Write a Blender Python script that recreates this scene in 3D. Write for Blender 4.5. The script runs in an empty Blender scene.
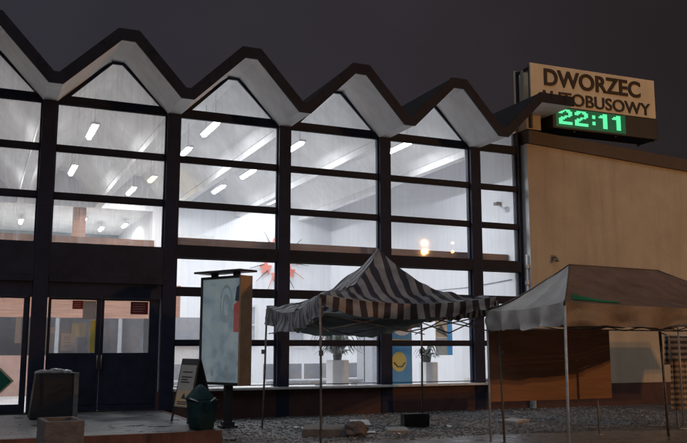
import bpy, bmesh, math, random
from mathutils import Vector, Matrix, noise
random.seed(7)
S = bpy.context.scene
COL = S.collection
R = math.radians

# ------------------------------------------------------------------ helpers
class MB:
    """collects shapes and links them as ONE mesh object"""
    def __init__(s): s.v=[]; s.f=[]; s.mi=[]; s.uv={}; s.sm=set()
    def face(s, idx, m=0, uv=None, smooth=False):
        if uv: s.uv[len(s.f)]=uv
        if smooth: s.sm.add(len(s.f))
        s.f.append(tuple(idx)); s.mi.append(m)
    def add(s, pts):
        b=len(s.v); s.v += [tuple(p) for p in pts]; return b
    def box(s, x0,x1,y0,y1,z0,z1, m=0, M=None):
        P=[Vector(p) for p in ((x0,y0,z0),(x1,y0,z0),(x1,y1,z0),(x0,y1,z0),(x0,y0,z1),(x1,y0,z1),(x1,y1,z1),(x0,y1,z1))]
        if M: P=[M@q for q in P]
        b=s.add(P)
        for q in ((3,2,1,0),(4,5,6,7),(0,1,5,4),(1,2,6,5),(2,3,7,6),(3,0,4,7)): s.face([b+i for i in q], m)
        return s
    def bevbox(s, x0,x1,y0,y1,z0,z1, c=0.01, m=0, M=None):
        bm=bmesh.new(); bmesh.ops.create_cube(bm, size=1)
        for v in bm.verts:
            v.co=Vector(((x0+x1)/2+v.co.x*(x1-x0),(y0+y1)/2+v.co.y*(y1-y0),(z0+z1)/2+v.co.z*(z1-z0)))
        bmesh.ops.bevel(bm, geom=bm.edges[:], offset=c, segments=2, affect='EDGES', profile=.6)
        s.bm(bm,m,M); return s
    def bm(s, bm, m=0, M=None, smooth=False):
        bm.verts.ensure_lookup_table(); bm.verts.index_update()
        b=s.add([(M@v.co if M else v.co) for v in bm.verts])
        for f in bm.faces: s.face([b+v.index for v in f.verts], m, smooth=smooth)
        bm.free()
    def tube(s, pts, r, n=8, m=0, cap=True):
        pts=[Vector(p) for p in pts]; rs=r if isinstance(r,(list,tuple)) else [r]*len(pts)
        rings=[]; prev=None
        for i,p in enumerate(pts):
            d=(pts[min(i+1,len(pts)-1)]-pts[max(i-1,0)]).normalized()
            up=Vector((0,0,1)) if abs(d.z)<.95 else Vector((1,0,0))
            a=d.cross(up).normalized(); c=d.cross(a)
            rings.append(s.add([p+a*math.cos(t)*rs[i]+c*math.sin(t)*rs[i] for t in [k*2*math.pi/n for k in range(n)]]))
        for i in range(len(rings)-1):
            for k in range(n):
                s.face([rings[i]+k,rings[i]+(k+1)%n,rings[i+1]+(k+1)%n,rings[i+1]+k],m,smooth=True)
        if cap:
            s.face([rings[0]+k for k in range(n)][::-1],m); s.face([rings[-1]+k for k in range(n)],m)
        return s
    def lathe(s, prof, c=(0,0,0), n=20, m=0, M=None):
        rings=[]
        for r,z in prof:
            P=[Vector((c[0]+r*math.cos(k*2*math.pi/n),c[1]+r*math.sin(k*2*math.pi/n),c[2]+z)) for k in range(n)]
            if M: P=[M@q for q in P]
            rings.append(s.add(P))
        for i in range(len(rings)-1):
            for k in range(n): s.face([rings[i]+k,rings[i]+(k+1)%n,rings[i+1]+(k+1)%n,rings[i+1]+k],m,smooth=True)
        s.face([rings[0]+k for k in range(n)][::-1],m); s.face([rings[-1]+k for k in range(n)],m)
        return s
    def prism(s, poly, axis, a, b, m=0):
        """poly: 2D list; axis 'y': poly is (x,z) extruded y a..b ; axis 'x': (y,z); axis 'z': (x,y)"""
        def P(q,t):
            return {'y':(q[0],t,q[1]),'x':(t,q[0],q[1]),'z':(q[0],q[1],t)}[axis]
        n=len(poly); i0=s.add([P(q,a) for q in poly]); i1=s.add([P(q,b) for q in poly])
        s.face([i0+k for k in range(n)],m); s.face([i1+k for k in range(n)][::-1],m)
        for k in range(n): s.face([i0+k,i1+k,i1+(k+1)%n,i0+(k+1)%n],m)
        return s
    def quad(s, pts, m=0, uv=None):
        b=s.add(pts); s.face([b+i for i in range(len(pts))],m,uv); return s
    def build(s, name, mats, parent=None, fix=True):
        me=bpy.data.meshes.new(name); me.from_pydata(s.v,[],s.f)
        if not isinstance(mats,(list,tuple)): mats=[mats]
        for mm in mats: me.materials.append(mm)
        for i,p in enumerate(me.polygons):
            p.material_index=s.mi[i]; p.use_smooth = i in s.sm
        if s.uv:
            ul=me.uv_layers.new(name='UVMap')
            for i,p in enumerate(me.polygons):
                if i in s.uv:
                    for k,li in enumerate(p.loop_indices): ul.data[li].uv=s.uv[i][k]
        if fix:
            bm=bmesh.new(); bm.from_mesh(me); bmesh.ops.recalc_face_normals(bm, faces=bm.faces[:]); bm.to_mesh(me); bm.free()
        me.update()
        o=bpy.data.objects.new(name, me); COL.objects.link(o)
        if parent:
            bpy_parent(o,parent)
        return o

def bpy_parent(o,parent):
    o.parent=parent
    # meshes are modelled in world coordinates: cancel the parent's placement
    pm=Matrix.Identity(4); q=parent; chain=[]
    while q: chain.append(q); q=q.parent
    for q in reversed(chain): pm=pm@q.matrix_parent_inverse@q.matrix_basis
    o.matrix_parent_inverse=pm.inverted()

def tag(o,label=None,cat=None,group=None,kind=None):
    if label: o['label']=label
    if cat: o['category']=cat
    if group: o['group']=group
    if kind: o['kind']=kind
    return o
def thing(name,label,cat,loc=(0,0,0),group=None):
    o=bpy.data.objects.new(name,None); COL.objects.link(o); o.location=loc; o.empty_display_size=.2
    return tag(o,label,cat,group)
def copy_tree(o,parent=None,off=None):
    c=o.copy(); COL.objects.link(c)
    if parent: c.parent=parent; c.matrix_parent_inverse=o.matrix_parent_inverse.copy()
    for ch in list(o.children): copy_tree(ch,c)
    return c

# ------------------------------------------------------------------ materials
def mat(name, base=(.5,.5,.5), rough=.6, metal=0, spec=.5, vary=.25, scale=6, bump=0, bscale=40, detail=6, emit=None, estr=0, stretch=(1,1,1), coat=0, tint=None):
    m=bpy.data.materials.new(name); m.use_nodes=True; nt=m.node_tree; N=nt.nodes; L=nt.links
    b=N['Principled BSDF']; b.inputs['Roughness'].default_value=rough; b.inputs['Metallic'].default_value=metal
    b.inputs['Specular IOR Level'].default_value=spec
    if coat: b.inputs['Coat Weight'].default_value=coat; b.inputs['Coat Roughness'].default_value=.15
    tc=N.new('ShaderNodeTexCoord'); mp=N.new('ShaderNodeMapping'); mp.inputs['Scale'].default_value=stretch
    L.new(tc.outputs['Object'],mp.inputs['Vector'])
    n=N.new('ShaderNodeTexNoise'); n.inputs['Scale'].default_value=scale; n.inputs['Detail'].default_value=detail; n.inputs['Roughness'].default_value=.65
    L.new(mp.outputs['Vector'],n.inputs['Vector'])
    r=N.new('ShaderNodeValToRGB'); r.color_ramp.elements[0].position=.3; r.color_ramp.elements[1].position=.7
    lo=[c*(1-vary) for c in base]; hi=[min(1,c*(1+vary)) for c in (tint or base)]
    r.color_ramp.elements[0].color=(*lo,1); r.color_ramp.elements[1].color=(*hi,1)
    L.new(n.outputs['Fac'],r.inputs['Fac']); L.new(r.outputs['Color'],b.inputs['Base Color'])
    rr=N.new('ShaderNodeMapRange'); rr.inputs['To Min'].default_value=max(.03,rough-.12); rr.inputs['To Max'].default_value=min(1,rough+.12)
    L.new(n.outputs['Fac'],rr.inputs['Value']); L.new(rr.outputs['Result'],b.inputs['Roughness'])
    if bump:
        n2=N.new('ShaderNodeTexNoise'); n2.inputs['Scale'].default_value=bscale; n2.inputs['Detail'].default_value=5
        L.new(mp.outputs['Vector'],n2.inputs['Vector'])
        bp=N.new('ShaderNodeBump'); bp.inputs['Strength'].default_value=bump; bp.inputs['Distance'].default_value=.02
        L.new(n2.outputs['Fac'],bp.inputs['Height']); L.new(bp.outputs['Normal'],b.inputs['Normal'])
    if emit:
        b.inputs['Emission Color'].default_value=(*emit,1); b.inputs['Emission Strength'].default_value=estr
    return m

def emission(name,col,strength):
    m=bpy.data.materials.new(name); m.use_nodes=True; nt=m.node_tree; nt.nodes.remove(nt.nodes['Principled BSDF'])
    e=nt.nodes.new('ShaderNodeEmission'); e.inputs['Color'].default_value=(*col,1); e.inputs['Strength'].default_value=strength
    nt.links.new(e.outputs['Emission'],nt.nodes['Material Output'].inputs['Surface']); return m

def glass_mat(name, dirt=.08, streak=.12, tint=(.95,.97,1)):
    m=bpy.data.materials.new(name); m.use_nodes=True; nt=m.node_tree; N=nt.nodes; L=nt.links
    N.remove(N['Principled BSDF']); out=N['Material Output']
    tr=N.new('ShaderNodeBsdfTransparent'); tr.inputs['Color'].default_value=(*tint,1)
    gl=N.new('ShaderNodeBsdfGlossy'); gl.inputs['Roughness'].default_value=.02
    fr=N.new('ShaderNodeFresnel'); fr.inputs['IOR'].default_value=1.45
    mx=N.new('ShaderNodeMixShader'); L.new(fr.outputs['Fac'],mx.inputs['Fac']); L.new(tr.outputs[0],mx.inputs[1]); L.new(gl.outputs[0],mx.inputs[2])
    # slight waviness of the old panes
    tc=N.new('ShaderNodeTexCoord'); wn=N.new('ShaderNodeTexNoise'); wn.inputs['Scale'].default_value=1.6; wn.inputs['Detail'].default_value=2
    L.new(tc.outputs['Object'],wn.inputs['Vector'])
    bp=N.new('ShaderNodeBump'); bp.inputs['Strength'].default_value=.03; bp.inputs['Distance'].default_value=.02
    L.new(wn.outputs['Fac'],bp.inputs['Height']); L.new(bp.outputs['Normal'],gl.inputs['Normal'])
    # dirt running down in streaks
    mp=N.new('ShaderNodeMapping'); mp.inputs['Scale'].default_value=(9,9,.35); L.new(tc.outputs['Object'],mp.inputs['Vector'])
    n=N.new('ShaderNodeTexNoise'); n.inputs['Scale'].default_value=1.3; n.inputs['Detail'].default_value=6; n.inputs['Roughness'].default_value=.7
    L.new(mp.outputs['Vector'],n.inputs['Vector'])
    mr=N.new('ShaderNodeMapRange'); mr.inputs['From Min'].default_value=.45; mr.inputs['From Max'].default_value=.75; mr.inputs['To Min'].default_value=dirt; mr.inputs['To Max'].default_value=dirt+streak
    L.new(n.outputs['Fac'],mr.inputs['Value'])
    df=N.new('ShaderNodeBsdfTranslucent'); df.inputs['Color'].default_value=(.8,.82,.88,1)
    dd=N.new('ShaderNodeBsdfDiffuse'); dd.inputs['Color'].default_value=(.6,.6,.62,1)
    a=N.new('ShaderNodeMixShader'); a.inputs['Fac'].default_value=.35; L.new(df.outputs[0],a.inputs[1]); L.new(dd.outputs[0],a.inputs[2])
    mx2=N.new('ShaderNodeMixShader'); L.new(mr.outputs['Result'],mx2.inputs['Fac']); L.new(mx.outputs[0],mx2.inputs[1]); L.new(a.outputs[0],mx2.inputs[2])
    L.new(mx2.outputs[0],out.inputs['Surface']); return m

def ground_mat():
    m=bpy.data.materials.new('gravel_ground'); m.use_nodes=True; nt=m.node_tree; N=nt.nodes; L=nt.links
    b=N['Principled BSDF']; tc=N.new('ShaderNodeTexCoord')
    v=N.new('ShaderNodeTexVoronoi'); v.inputs['Scale'].default_value=26; L.new(tc.outputs['Object'],v.inputs['Vector'])
    n=N.new('ShaderNodeTexNoise'); n.inputs['Scale'].default_value=1.1; n.inputs['Detail'].default_value=7; L.new(tc.outputs['Object'],n.inputs['Vector'])
    hs=N.new('ShaderNodeSeparateColor'); L.new(v.outputs['Color'],hs.inputs['Color'])
    r=N.new('ShaderNodeValToRGB'); e=r.color_ramp.elements; e[0].color=(.09,.09,.095,1); e[1].color=(.25,.25,.25,1); e[0].position=.1; e[1].position=.95
    L.new(hs.outputs['Red'],r.inputs['Fac'])
    r2=N.new('ShaderNodeValToRGB'); r2.color_ramp.elements[0].color=(.2,.2,.2,1); r2.color_ramp.elements[1].color=(1,1,1,1); r2.color_ramp.elements[0].position=.35; r2.color_ramp.elements[1].position=.65
    L.new(n.outputs['Fac'],r2.inputs['Fac'])
    mx=N.new('ShaderNodeMix'); mx.data_type='RGBA'; mx.blend_type='MULTIPLY'; mx.inputs[0].default_value=1
    L.new(r.outputs['Color'],mx.inputs[6]); L.new(r2.outputs['Color'],mx.inputs[7]); L.new(mx.outputs[2],b.inputs['Base Color'])
    bp=N.new('ShaderNodeBump'); bp.inputs['Strength'].default_value=.9; bp.inputs['Distance'].default_value=.025; bp.invert=True
    L.new(v.outputs['Distance'],bp.inputs['Height']); L.new(bp.outputs['Normal'],b.inputs['Normal'])
    b.inputs['Roughness'].default_value=.55; return m

def paver_mat(name,c1,c2,mortar,scale,rough=.45,bw=.5,rh=.25,bump=.5,ang=0):
    m=bpy.data.materials.new(name); m.use_nodes=True; nt=m.node_tree; N=nt.nodes; L=nt.links
    b=N['Principled BSDF']; tc=N.new('ShaderNodeTexCoord'); mp=N.new('ShaderNodeMapping'); mp.inputs['Rotation'].default_value=(0,0,ang)
    L.new(tc.outputs['Object'],mp.inputs['Vector'])
    br=N.new('ShaderNodeTexBrick'); br.inputs['Scale'].default_value=scale; br.inputs['Color1'].default_value=(*c1,1); br.inputs['Color2'].default_value=(*c2,1); br.inputs['Mortar'].default_value=(*mortar,1)
    br.inputs['Mortar Size'].default_value=.012; br.inputs['Brick Width'].default_value=bw; br.inputs['Row Height'].default_value=rh
    L.new(mp.outputs['Vector'],br.inputs['Vector'])
    n=N.new('ShaderNodeTexNoise'); n.inputs['Scale'].default_value=2.2; n.inputs['Detail'].default_value=8; n.inputs['Roughness'].default_value=.7; L.new(tc.outputs['Object'],n.inputs['Vector'])
    r2=N.new('ShaderNodeValToRGB'); r2.color_ramp.elements[0].color=(.35,.35,.36,1); r2.color_ramp.elements[1].color=(1.1,1.1,1.1,1); r2.color_ramp.elements[0].position=.35; r2.color_ramp.elements[1].position=.68
    L.new(n.outputs['Fac'],r2.inputs['Fac'])
    mx=N.new('ShaderNodeMix'); mx.data_type='RGBA'; mx.blend_type='MULTIPLY'; mx.inputs[0].default_value=1
    L.new(br.outputs['Color'],mx.inputs[6]); L.new(r2.outputs['Color'],mx.inputs[7]); L.new(mx.outputs[2],b.inputs['Base Color'])
    mr=N.new('ShaderNodeMapRange'); mr.inputs['From Min'].default_value=.35; mr.inputs['From Max'].default_value=.65; mr.inputs['To Min'].default_value=rough-.2; mr.inputs['To Max'].default_value=rough+.2
    L.new(n.outputs['Fac'],mr.inputs['Value']); L.new(mr.outputs['Result'],b.inputs['Roughness'])
    bp=N.new('ShaderNodeBump'); bp.inputs['Strength'].default_value=bump; bp.inputs['Distance'].default_value=.01; bp.invert=True
    ad=N.new('ShaderNodeMath'); ad.operation='SUBTRACT'; L.new(br.outputs['Fac'],ad.inputs[0]); L.new(n.outputs['Fac'],ad.inputs[1])
    L.new(ad.outputs[0],bp.inputs['Height']); L.new(bp.outputs['Normal'],b.inputs['Normal'])
    return m

def stripe_mat(name, dark, light, period=.23, check=False, transl=.25, rough=.7, slant=0):
    """fabric woven in stripes along UV.x (metres); with check also along UV.y"""
    m=bpy.data.materials.new(name); m.use_nodes=True; nt=m.node_tree; N=nt.nodes; L=nt.links
    b=N['Principled BSDF']; out=N['Material Output']
    uv=N.new('ShaderNodeUVMap'); sx=N.new('ShaderNodeSeparateXYZ'); L.new(uv.outputs['UV'],sx.inputs[0])
    tc=N.new('ShaderNodeTexCoord'); n=N.new('ShaderNodeTexNoise'); n.inputs['Scale'].default_value=3; n.inputs['Detail'].default_value=6; L.new(tc.outputs['Object'],n.inputs['Vector'])
    def band(o):
        d=N.new('ShaderNodeMath'); d.operation='DIVIDE'; d.inputs[1].default_value=period; L.new(o,d.inputs[0])
        f=N.new('ShaderNodeMath'); f.operation='FRACT'; L.new(d.outputs[0],f.inputs[0])
        r=N.new('ShaderNodeValToRGB'); el=r.color_ramp.elements; el[0].position=.46; el[0].color=(0,0,0,1); el[1].position=.5; el[1].color=(1,1,1,1)
        e=el.new(.96); e.color=(1,1,1,1); e=el.new(1.0); e.color=(0,0,0,1)
        L.new(f.outputs[0],r.inputs['Fac']); return r.outputs['Color']
    a=band(sx.outputs['X'])
    if check:
        c=band(sx.outputs['Y']); ad=N.new('ShaderNodeMix'); ad.data_type='FLOAT'; ad.inputs[0].default_value=.68
        L.new(a,ad.inputs[2]); L.new(c,ad.inputs[3]); a=ad.outputs[0]
    mx=N.new('ShaderNodeMix'); mx.data_type='RGBA'; L.new(a,mx.inputs[0]); mx.inputs[6].default_value=(*dark,1); mx.inputs[7].default_value=(*light,1)
    r2=N.new('ShaderNodeValToRGB'); r2.color_ramp.elements[0].color=(.6,.6,.6,1); r2.color_ramp.elements[1].color=(1.1,1.1,1.1,1); r2.color_ramp.elements[0].position=.3; r2.color_ramp.elements[1].position=.7
    L.new(n.outputs['Fac'],r2.inputs['Fac'])
    mu=N.new('ShaderNodeMix'); mu.data_type='RGBA'; mu.blend_type='MULTIPLY'; mu.inputs[0].default_value=1; L.new(mx.outputs[2],mu.inputs[6]); L.new(r2.outputs['Color'],mu.inputs[7])
    L.new(mu.outputs[2],b.inputs['Base Color']); b.inputs['Roughness'].default_value=rough
    n2=N.new('ShaderNodeTexNoise'); n2.inputs['Scale'].default_value=9; n2.inputs['Detail'].default_value=4; L.new(tc.outputs['Object'],n2.inputs['Vector'])
    bp=N.new('ShaderNodeBump'); bp.inputs['Strength'].default_value=.5; bp.inputs['Distance'].default_value=.03; L.new(n2.outputs['Fac'],bp.inputs['Height']); L.new(bp.outputs['Normal'],b.inputs['Normal'])
    t=N.new('ShaderNodeBsdfTranslucent'); L.new(mu.outputs[2],t.inputs['Color'])
    ms=N.new('ShaderNodeMixShader'); ms.inputs['Fac'].default_value=transl; L.new(b.outputs[0],ms.inputs[1]); L.new(t.outputs[0],ms.inputs[2]); L.new(ms.outputs[0],out.inputs['Surface'])
    return m

def fabric_mat(name, base, transl=.25, rough=.6, vary=.3):
    m=mat(name,base,rough,vary=vary,scale=2.5,bump=.7,bscale=7); nt=m.node_tree; N=nt.nodes; L=nt.links
    t=N.new('ShaderNodeBsdfTranslucent'); t.inputs['Color'].default_value=(*base,1)
    ms=N.new('ShaderNodeMixShader'); ms.inputs['Fac'].default_value=transl
    L.new(N['Principled BSDF'].outputs[0],ms.inputs[1]); L.new(t.outputs[0],ms.inputs[2]); L.new(ms.outputs[0],N['Material Output'].inputs['Surface'])
    return m

def streak_wall(name, base, stain, rough=.85, bump=.35, bscale=55):
    m=mat(name,base,rough,vary=.12,scale=1.2,bump=bump,bscale=bscale); nt=m.node_tree; N=nt.nodes; L=nt.links
    b=N['Principled BSDF']; src=b.inputs['Base Color'].links[0].from_socket
    tc=N.new('ShaderNodeTexCoord'); mp=N.new('ShaderNodeMapping'); mp.inputs['Scale'].default_value=(3.5,3.5,.25); L.new(tc.outputs['Object'],mp.inputs['Vector'])
    n=N.new('ShaderNodeTexNoise'); n.inputs['Scale'].default_value=1.2; n.inputs['Detail'].default_value=8; n.inputs['Roughness'].default_value=.7; L.new(mp.outputs['Vector'],n.inputs['Vector'])
    mr=N.new('ShaderNodeMapRange'); mr.inputs['From Min'].default_value=.48; mr.inputs['From Max'].default_value=.72; mr.inputs['To Max'].default_value=.55; L.new(n.outputs['Fac'],mr.inputs['Value'])
    mx=N.new('ShaderNodeMix'); mx.data_type='RGBA'; L.new(mr.outputs['Result'],mx.inputs[0]); L.new(src,mx.inputs[6]); mx.inputs[7].default_value=(*stain,1)
    L.new(mx.outputs[2],b.inputs['Base Color']); return m

M={}
M['frame']=mat('dark_frame_paint',(.015,.018,.032),.6,spec=.2,vary=.35,scale=3,bump=.15,bscale=30)
M['column']=mat('dark_column_cladding',(.022,.026,.05),.65,spec=.2,vary=.3,scale=2,bump=.2,bscale=25)
M['door']=mat('dark_door_paint',(.018,.022,.042),.55,spec=.3,vary=.35,scale=2.5,bump=.15,bscale=20)
M['fascia']=mat('dark_fascia_sheet',(.012,.014,.026),.55,spec=.25,vary=.45,scale=3,bump=.2,bscale=18,stretch=(1,1,1))
M['soffit']=streak_wall('pale_soffit',(.92,.92,.91),(.76,.75,.73),bump=.15,bscale=30)
M['ceiling']=streak_wall('ceiling_plaster',(.87,.87,.87),(.76,.75,.73),bump=.06)
M['roofing']=mat('dark_roofing',(.03,.03,.033),.8,bump=.4)
M['white_wall']=mat('white_interior_wall',(.82,.83,.86),.8,vary=.04,scale=.6)
M['teal_wall']=mat('grey_teal_wall',(.2,.24,.26),.6,vary=.25,scale=1.4)
M['floor_in']=mat('interior_floor',(.68,.68,.68),.35,vary=.2,scale=2)
M['brown']=mat('brown_plinth_render',(.085,.04,.034),.75,vary=.3,scale=3,bump=.4,bscale=40)
M['brownrail']=mat('brown_wood',(.17,.085,.055),.5,vary=.3,scale=2,stretch=(1,1,8))
M['orangewood']=mat('orange_wood_cladding',(.5,.28,.2),.5,vary=.25,scale=3,stretch=(.4,1,10))
M['pink']=mat('pinkish_counter',(.5,.33,.28),.6,vary=.1)
M['sill']=mat('pale_sill_sheet',(.6,.6,.6),.4,vary=.3,scale=6)
M['glass']=glass_mat('window_glass',.035,.09)
M['glass_streaky']=glass_mat('streaky_window_glass',.10,.26,(.93,.92,.9))
M['stucco']=streak_wall('beige_stucco',(.53,.45,.335),(.35,.29,.21),bump=.6,bscale=38)
M['stucco_side']=mat('white_reveal',(.7,.72,.74),.8,vary=.12,scale=4)
M['cap']=mat('brown_parapet_cap',(.085,.06,.05),.6,vary=.2,scale=3)
M['ground']=ground_mat()
M['pavement']=paver_mat('wet_pavement',(.3,.29,.28),(.2,.195,.19),(.08,.08,.08),2.0,.36,.5,.25,.6,.2)
M['platform']=paver_mat('platform_pavers',(.26,.26,.26),(.17,.17,.175),(.06,.06,.06),2.6,.42,.5,.25,.7)
M['riser']=paver_mat('brick_riser',(.2,.085,.06),(.14,.06,.045),(.08,.06,.05),6,.6,.5,.25)
M['tube']=emission('fluorescent_tube',(.96,.98,1),235)
M['tube_side']=emission('diffuser_side',(.96,.98,1),7)
M['tube_warm']=emission('yellow_tube',(1,.72,.2),14)
M['tray']=mat('lamp_tray',(.8,.8,.8),.4,vary=.05)
M['metal']=mat('galvanised_pole',(.5,.5,.5),.45,metal=.2,vary=.3,scale=12)
M['dullmetal']=mat('rusty_grey_pole',(.22,.19,.17),.55,metal=.3,vary=.4,scale=14)
M['black']=mat('black_plastic',(.018,.018,.02),.5,vary=.3,bump=.2)
M['darkblock']=mat('sooty_concrete',(.04,.04,.042),.8,vary=.4,scale=7,bump=.6,bscale=25)
M['concrete']=mat('pale_concrete',(.34,.33,.31),.8,vary=.3,scale=5,bump=.5,bscale=30)
M['planter']=mat('exposed_concrete_planter',(.15,.13,.12),.8,vary=.35,scale=8,bump=.7,bscale=45)
M['earth']=mat('dark_soil',(.03,.026,.022),.9,bump=.8)
M['canopy']=stripe_mat('striped_canopy_fabric',(.055,.055,.075),(.38,.38,.40),.22,transl=.25)
M['valance']=stripe_mat('striped_valance_fabric',(.075,.05,.05),(.52,.44,.39),.205,transl=.3)
M['bunched']=stripe_mat('thin_striped_fabric',(.3,.3,.325),(.6,.61,.63),.085,transl=.4)
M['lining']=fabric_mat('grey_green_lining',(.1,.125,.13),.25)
M['greytent']=fabric_mat('weathered_beige_tarpaulin',(.7,.69,.66),.35)
M['tentroof']=fabric_mat('lamp_browned_tarpaulin',(.19,.13,.10),.07,.5)  # beige fabric made darker and browner to carry the orange lamp light
M['tentfront']=fabric_mat('lamp_browned_valance',(.21,.15,.11),.1,.55)  # beige fabric again, lamp light mixed into its colour
M['seam']=fabric_mat('seam_tape',(.12,.09,.075),.05,.6)
M['greensheen']=fabric_mat('painted_green_sheen',(.03,.3,.14),.3)  # green light of the clock, put into the fabric colour
M['panel']=mat('brown_wooden_panel',(.27,.13,.075),.6,vary=.3,scale=2.2,bump=.3,bscale=14,stretch=(.5,1,5))
M['checker']=stripe_mat('checked_cloth',(.1,.06,.05),(.55,.42,.3),.1,check=True)
M['checker2']=stripe_mat('grey_striped_cloth',(.05,.045,.05),(.3,.27,.28),.11,transl=.15)
M['green_bin']=mat('dark_green_plastic',(.018,.05,.056),.75,vary=.45,scale=5,bump=.5,spec=.2)
M['greybin']=mat('dark_grey_sheet_bin',(.014,.014,.017),.55,vary=.4,scale=4,bump=.3)
M['binedge']=mat('pale_bin_edge',(.2,.2,.19),.45,metal=.4,vary=.3)  # paler strip along the right corner of the bin
M['bag']=mat('crumpled_plastic',(.2,.2,.21),.3,vary=.3,bump=.9,bscale=12)
M['orangeside']=mat('lamp_lit_case',(.42,.26,.15),.5,vary=.18,scale=5)  # side panel coloured orange for the street lamp's light
M['caseblack']=mat('dark_case_metal',(.03,.03,.032),.45,vary=.2)
M['white']=mat('white_paint',(.72,.72,.72),.5,vary=.08)
M['paper']=mat('white_paper',(.74,.75,.76),.8,vary=.06)
M['red']=mat('dark_red_sheet',(.2,.02,.02),.6,vary=.2)
M['redprint']=mat('pale_red_print',(.45,.2,.18),.6,vary=.1)
M['yellow']=mat('yellow_print',(.72,.58,.1),.6,vary=.08)
M['blue']=mat('blue_print',(.03,.3,.62),.5,vary=.08)
M['palegrey']=mat('grey_print',(.42,.4,.36),.6,vary=.15)
M['tan']=mat('tan_print',(.62,.45,.27),.6,vary=.1)
M['greysheet']=mat('light_grey_laminate',(.4,.42,.46),.5,vary=.1)
M['lavender']=stripe_mat('lavender_curtain',(.3,.3,.5),(.6,.6,.74),.12,transl=.3)
M['leaf']=mat('dark_leaf',(.03,.055,.04),.45,vary=.5,scale=8)
M['leafgrey']=mat('pale_leaf',(.2,.23,.22),.5,vary=.4,scale=8)
M['starred']=mat('red_enamel',(.75,.25,.2),.5,vary=.15)
M['greensign']=mat('green_print',(.01,.13,.085),.45,vary=.15)
M['cream']=mat('cream_print',(.62,.52,.33),.5,vary=.1)
M['sign']=streak_wall('beige_sign_panel',(.74,.62,.43),(.6,.5,.35),rough=.6,bump=.05)
M['letter']=mat('dark_letter_paint',(.03,.018,.014),.5,vary=.2)
M['led']=emission('green_led',(.14,.95,.42),1.05)
M['ledface']=mat('green_lit_display_face',(.01,.02,.015),.35,vary=.3,emit=(.02,.5,.2),estr=.15)
M['sod2']=emission('dim_sodium_lamp',(1,.55,.2),70)
M['sod']=emission('sodium_lamp',(1,.49,.165),1)

# poster of the illuminated-style city display: pale, faded print, given a slight glow to brighten it
def poster_mat():
    m=bpy.data.materials.new('faded_map_poster'); m.use_nodes=True; nt=m.node_tree; N=nt.nodes; L=nt.links; b=N['Principled BSDF']
    tc=N.new('ShaderNodeTexCoord'); n=N.new('ShaderNodeTexNoise'); n.inputs['Scale'].default_value=2.1; n.inputs['Detail'].default_value=7; n.inputs['Distortion'].default_value=.6; L.new(tc.outputs['Object'],n.inputs['Vector'])
    r=N.new('ShaderNodeValToRGB'); e=r.color_ramp.elements; e[0].position=.3; e[0].color=(.2,.26,.29,1); e[1].position=.75; e[1].color=(.46,.52,.54,1)
    k=e.new(.5); k.color=(.33,.4,.43,1); k=e.new(.6); k.color=(.36,.42,.41,1)
    L.new(n.outputs['Fac'],r.inputs['Fac']); L.new(r.outputs['Color'],b.inputs['Base Color']); b.inputs['Roughness'].default_value=.25
    L.new(r.outputs['Color'],b.inputs['Emission Color']); b.inputs['Emission Strength'].default_value=.32
    return m
M['poster']=poster_mat()
M['motif']=mat('faded_motif_print',(.33,.4,.41),.4,vary=.3,scale=9,emit=(.33,.4,.41),estr=.22)  # the prints below share the poster's added glow
M['darkprint']=mat('faded_dark_print',(.1,.11,.13),.4,vary=.3,scale=6,emit=(.1,.11,.13),estr=.1)
M['redposter']=mat('faded_red_print',(.5,.13,.11),.4,vary=.3,scale=6,emit=(.5,.13,.11),estr=.2)

# ------------------------------------------------------------------ ground, platform
mb=MB(); mb.quad([(-150,-150,0),(150,-150,0),(150,150,0),(-150,150,0)]); tag(mb.build('ground',M['ground']),kind='structure')
mb=MB(); mb.quad([(-60,-60,.004),(60,-60,.004),(60,-14.6,.004),(10.9,-5.75,.004),(8.6,-5.12,.004),(6.2,-4.86,.004),(2.4,-4.72,.004),(-60,-4.7,.004)])
tag(mb.build('pavement',M['pavement']),kind='structure')
mb=MB(); mb.box(-9,2.34,-4.52,-.1,0.0,.22)
for i in range(len(mb.f)): pass
mb.mi=[0]*len(mb.f); plat=tag(mb.build('entrance_platform',M['platform']),kind='structure')
mb=MB()
mb.box(-9,2.42,-4.62,-4.524,0.0,.225); mb.box(2.344,2.42,-4.522,-.1,0,.225)
tag(mb.build('platform_kerb',M['riser']),kind='structure')

# loose stones of the gravel bed (uncountable)
bm=bmesh.new(); bmesh.ops.create_icosphere(bm,subdivisions=1,radius=1); icoV=[v.co.copy() for v in bm.verts]; icoF=[[v.index for v in f.verts] for f in bm.faces]; bm.free()
mb=MB()
def stone(mb,x,y,z,r,m=0,flat=.6):
    a=random.random()*6.28; sx=random.uniform(.7,1.3); sy=random.uniform(.7,1.3)
    b=len(mb.v)
    for v in icoV:
        k=r*random.uniform(.8,1.15); X=v.x*sx*k; Y=v.y*sy*k
        mb.v.append((x+X*math.cos(a)-Y*math.sin(a), y+X*math.sin(a)+Y*math.cos(a), z+v.z*k*flat))
    for f in icoF: mb.face([b+i for i in f],m)
for i in range(5200):
    x=random.uniform(2.5,13.5); y=-random.random()**.9*4.9-.2
    stone(mb,x,y,.004,random.uniform(.012,.034),random.choice([0,0,1,2]))
M['st1']=mat('stone_grey',(.19,.19,.19),.6); M['st2']=mat('stone_dark',(.1,.1,.105),.6); M['st3']=mat('stone_pale',(.27,.265,.26),.6)
tag(mb.build('gravel',[M['st2'],M['st1'],M['st3']]),kind='stuff')

# ------------------------------------------------------------------ bus station building
W=2.5; XR=11.34
st=thing('bus_station','glazed bus station hall with a zigzag folded roof and brightly lit interior','building',(5,0,0))

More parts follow.
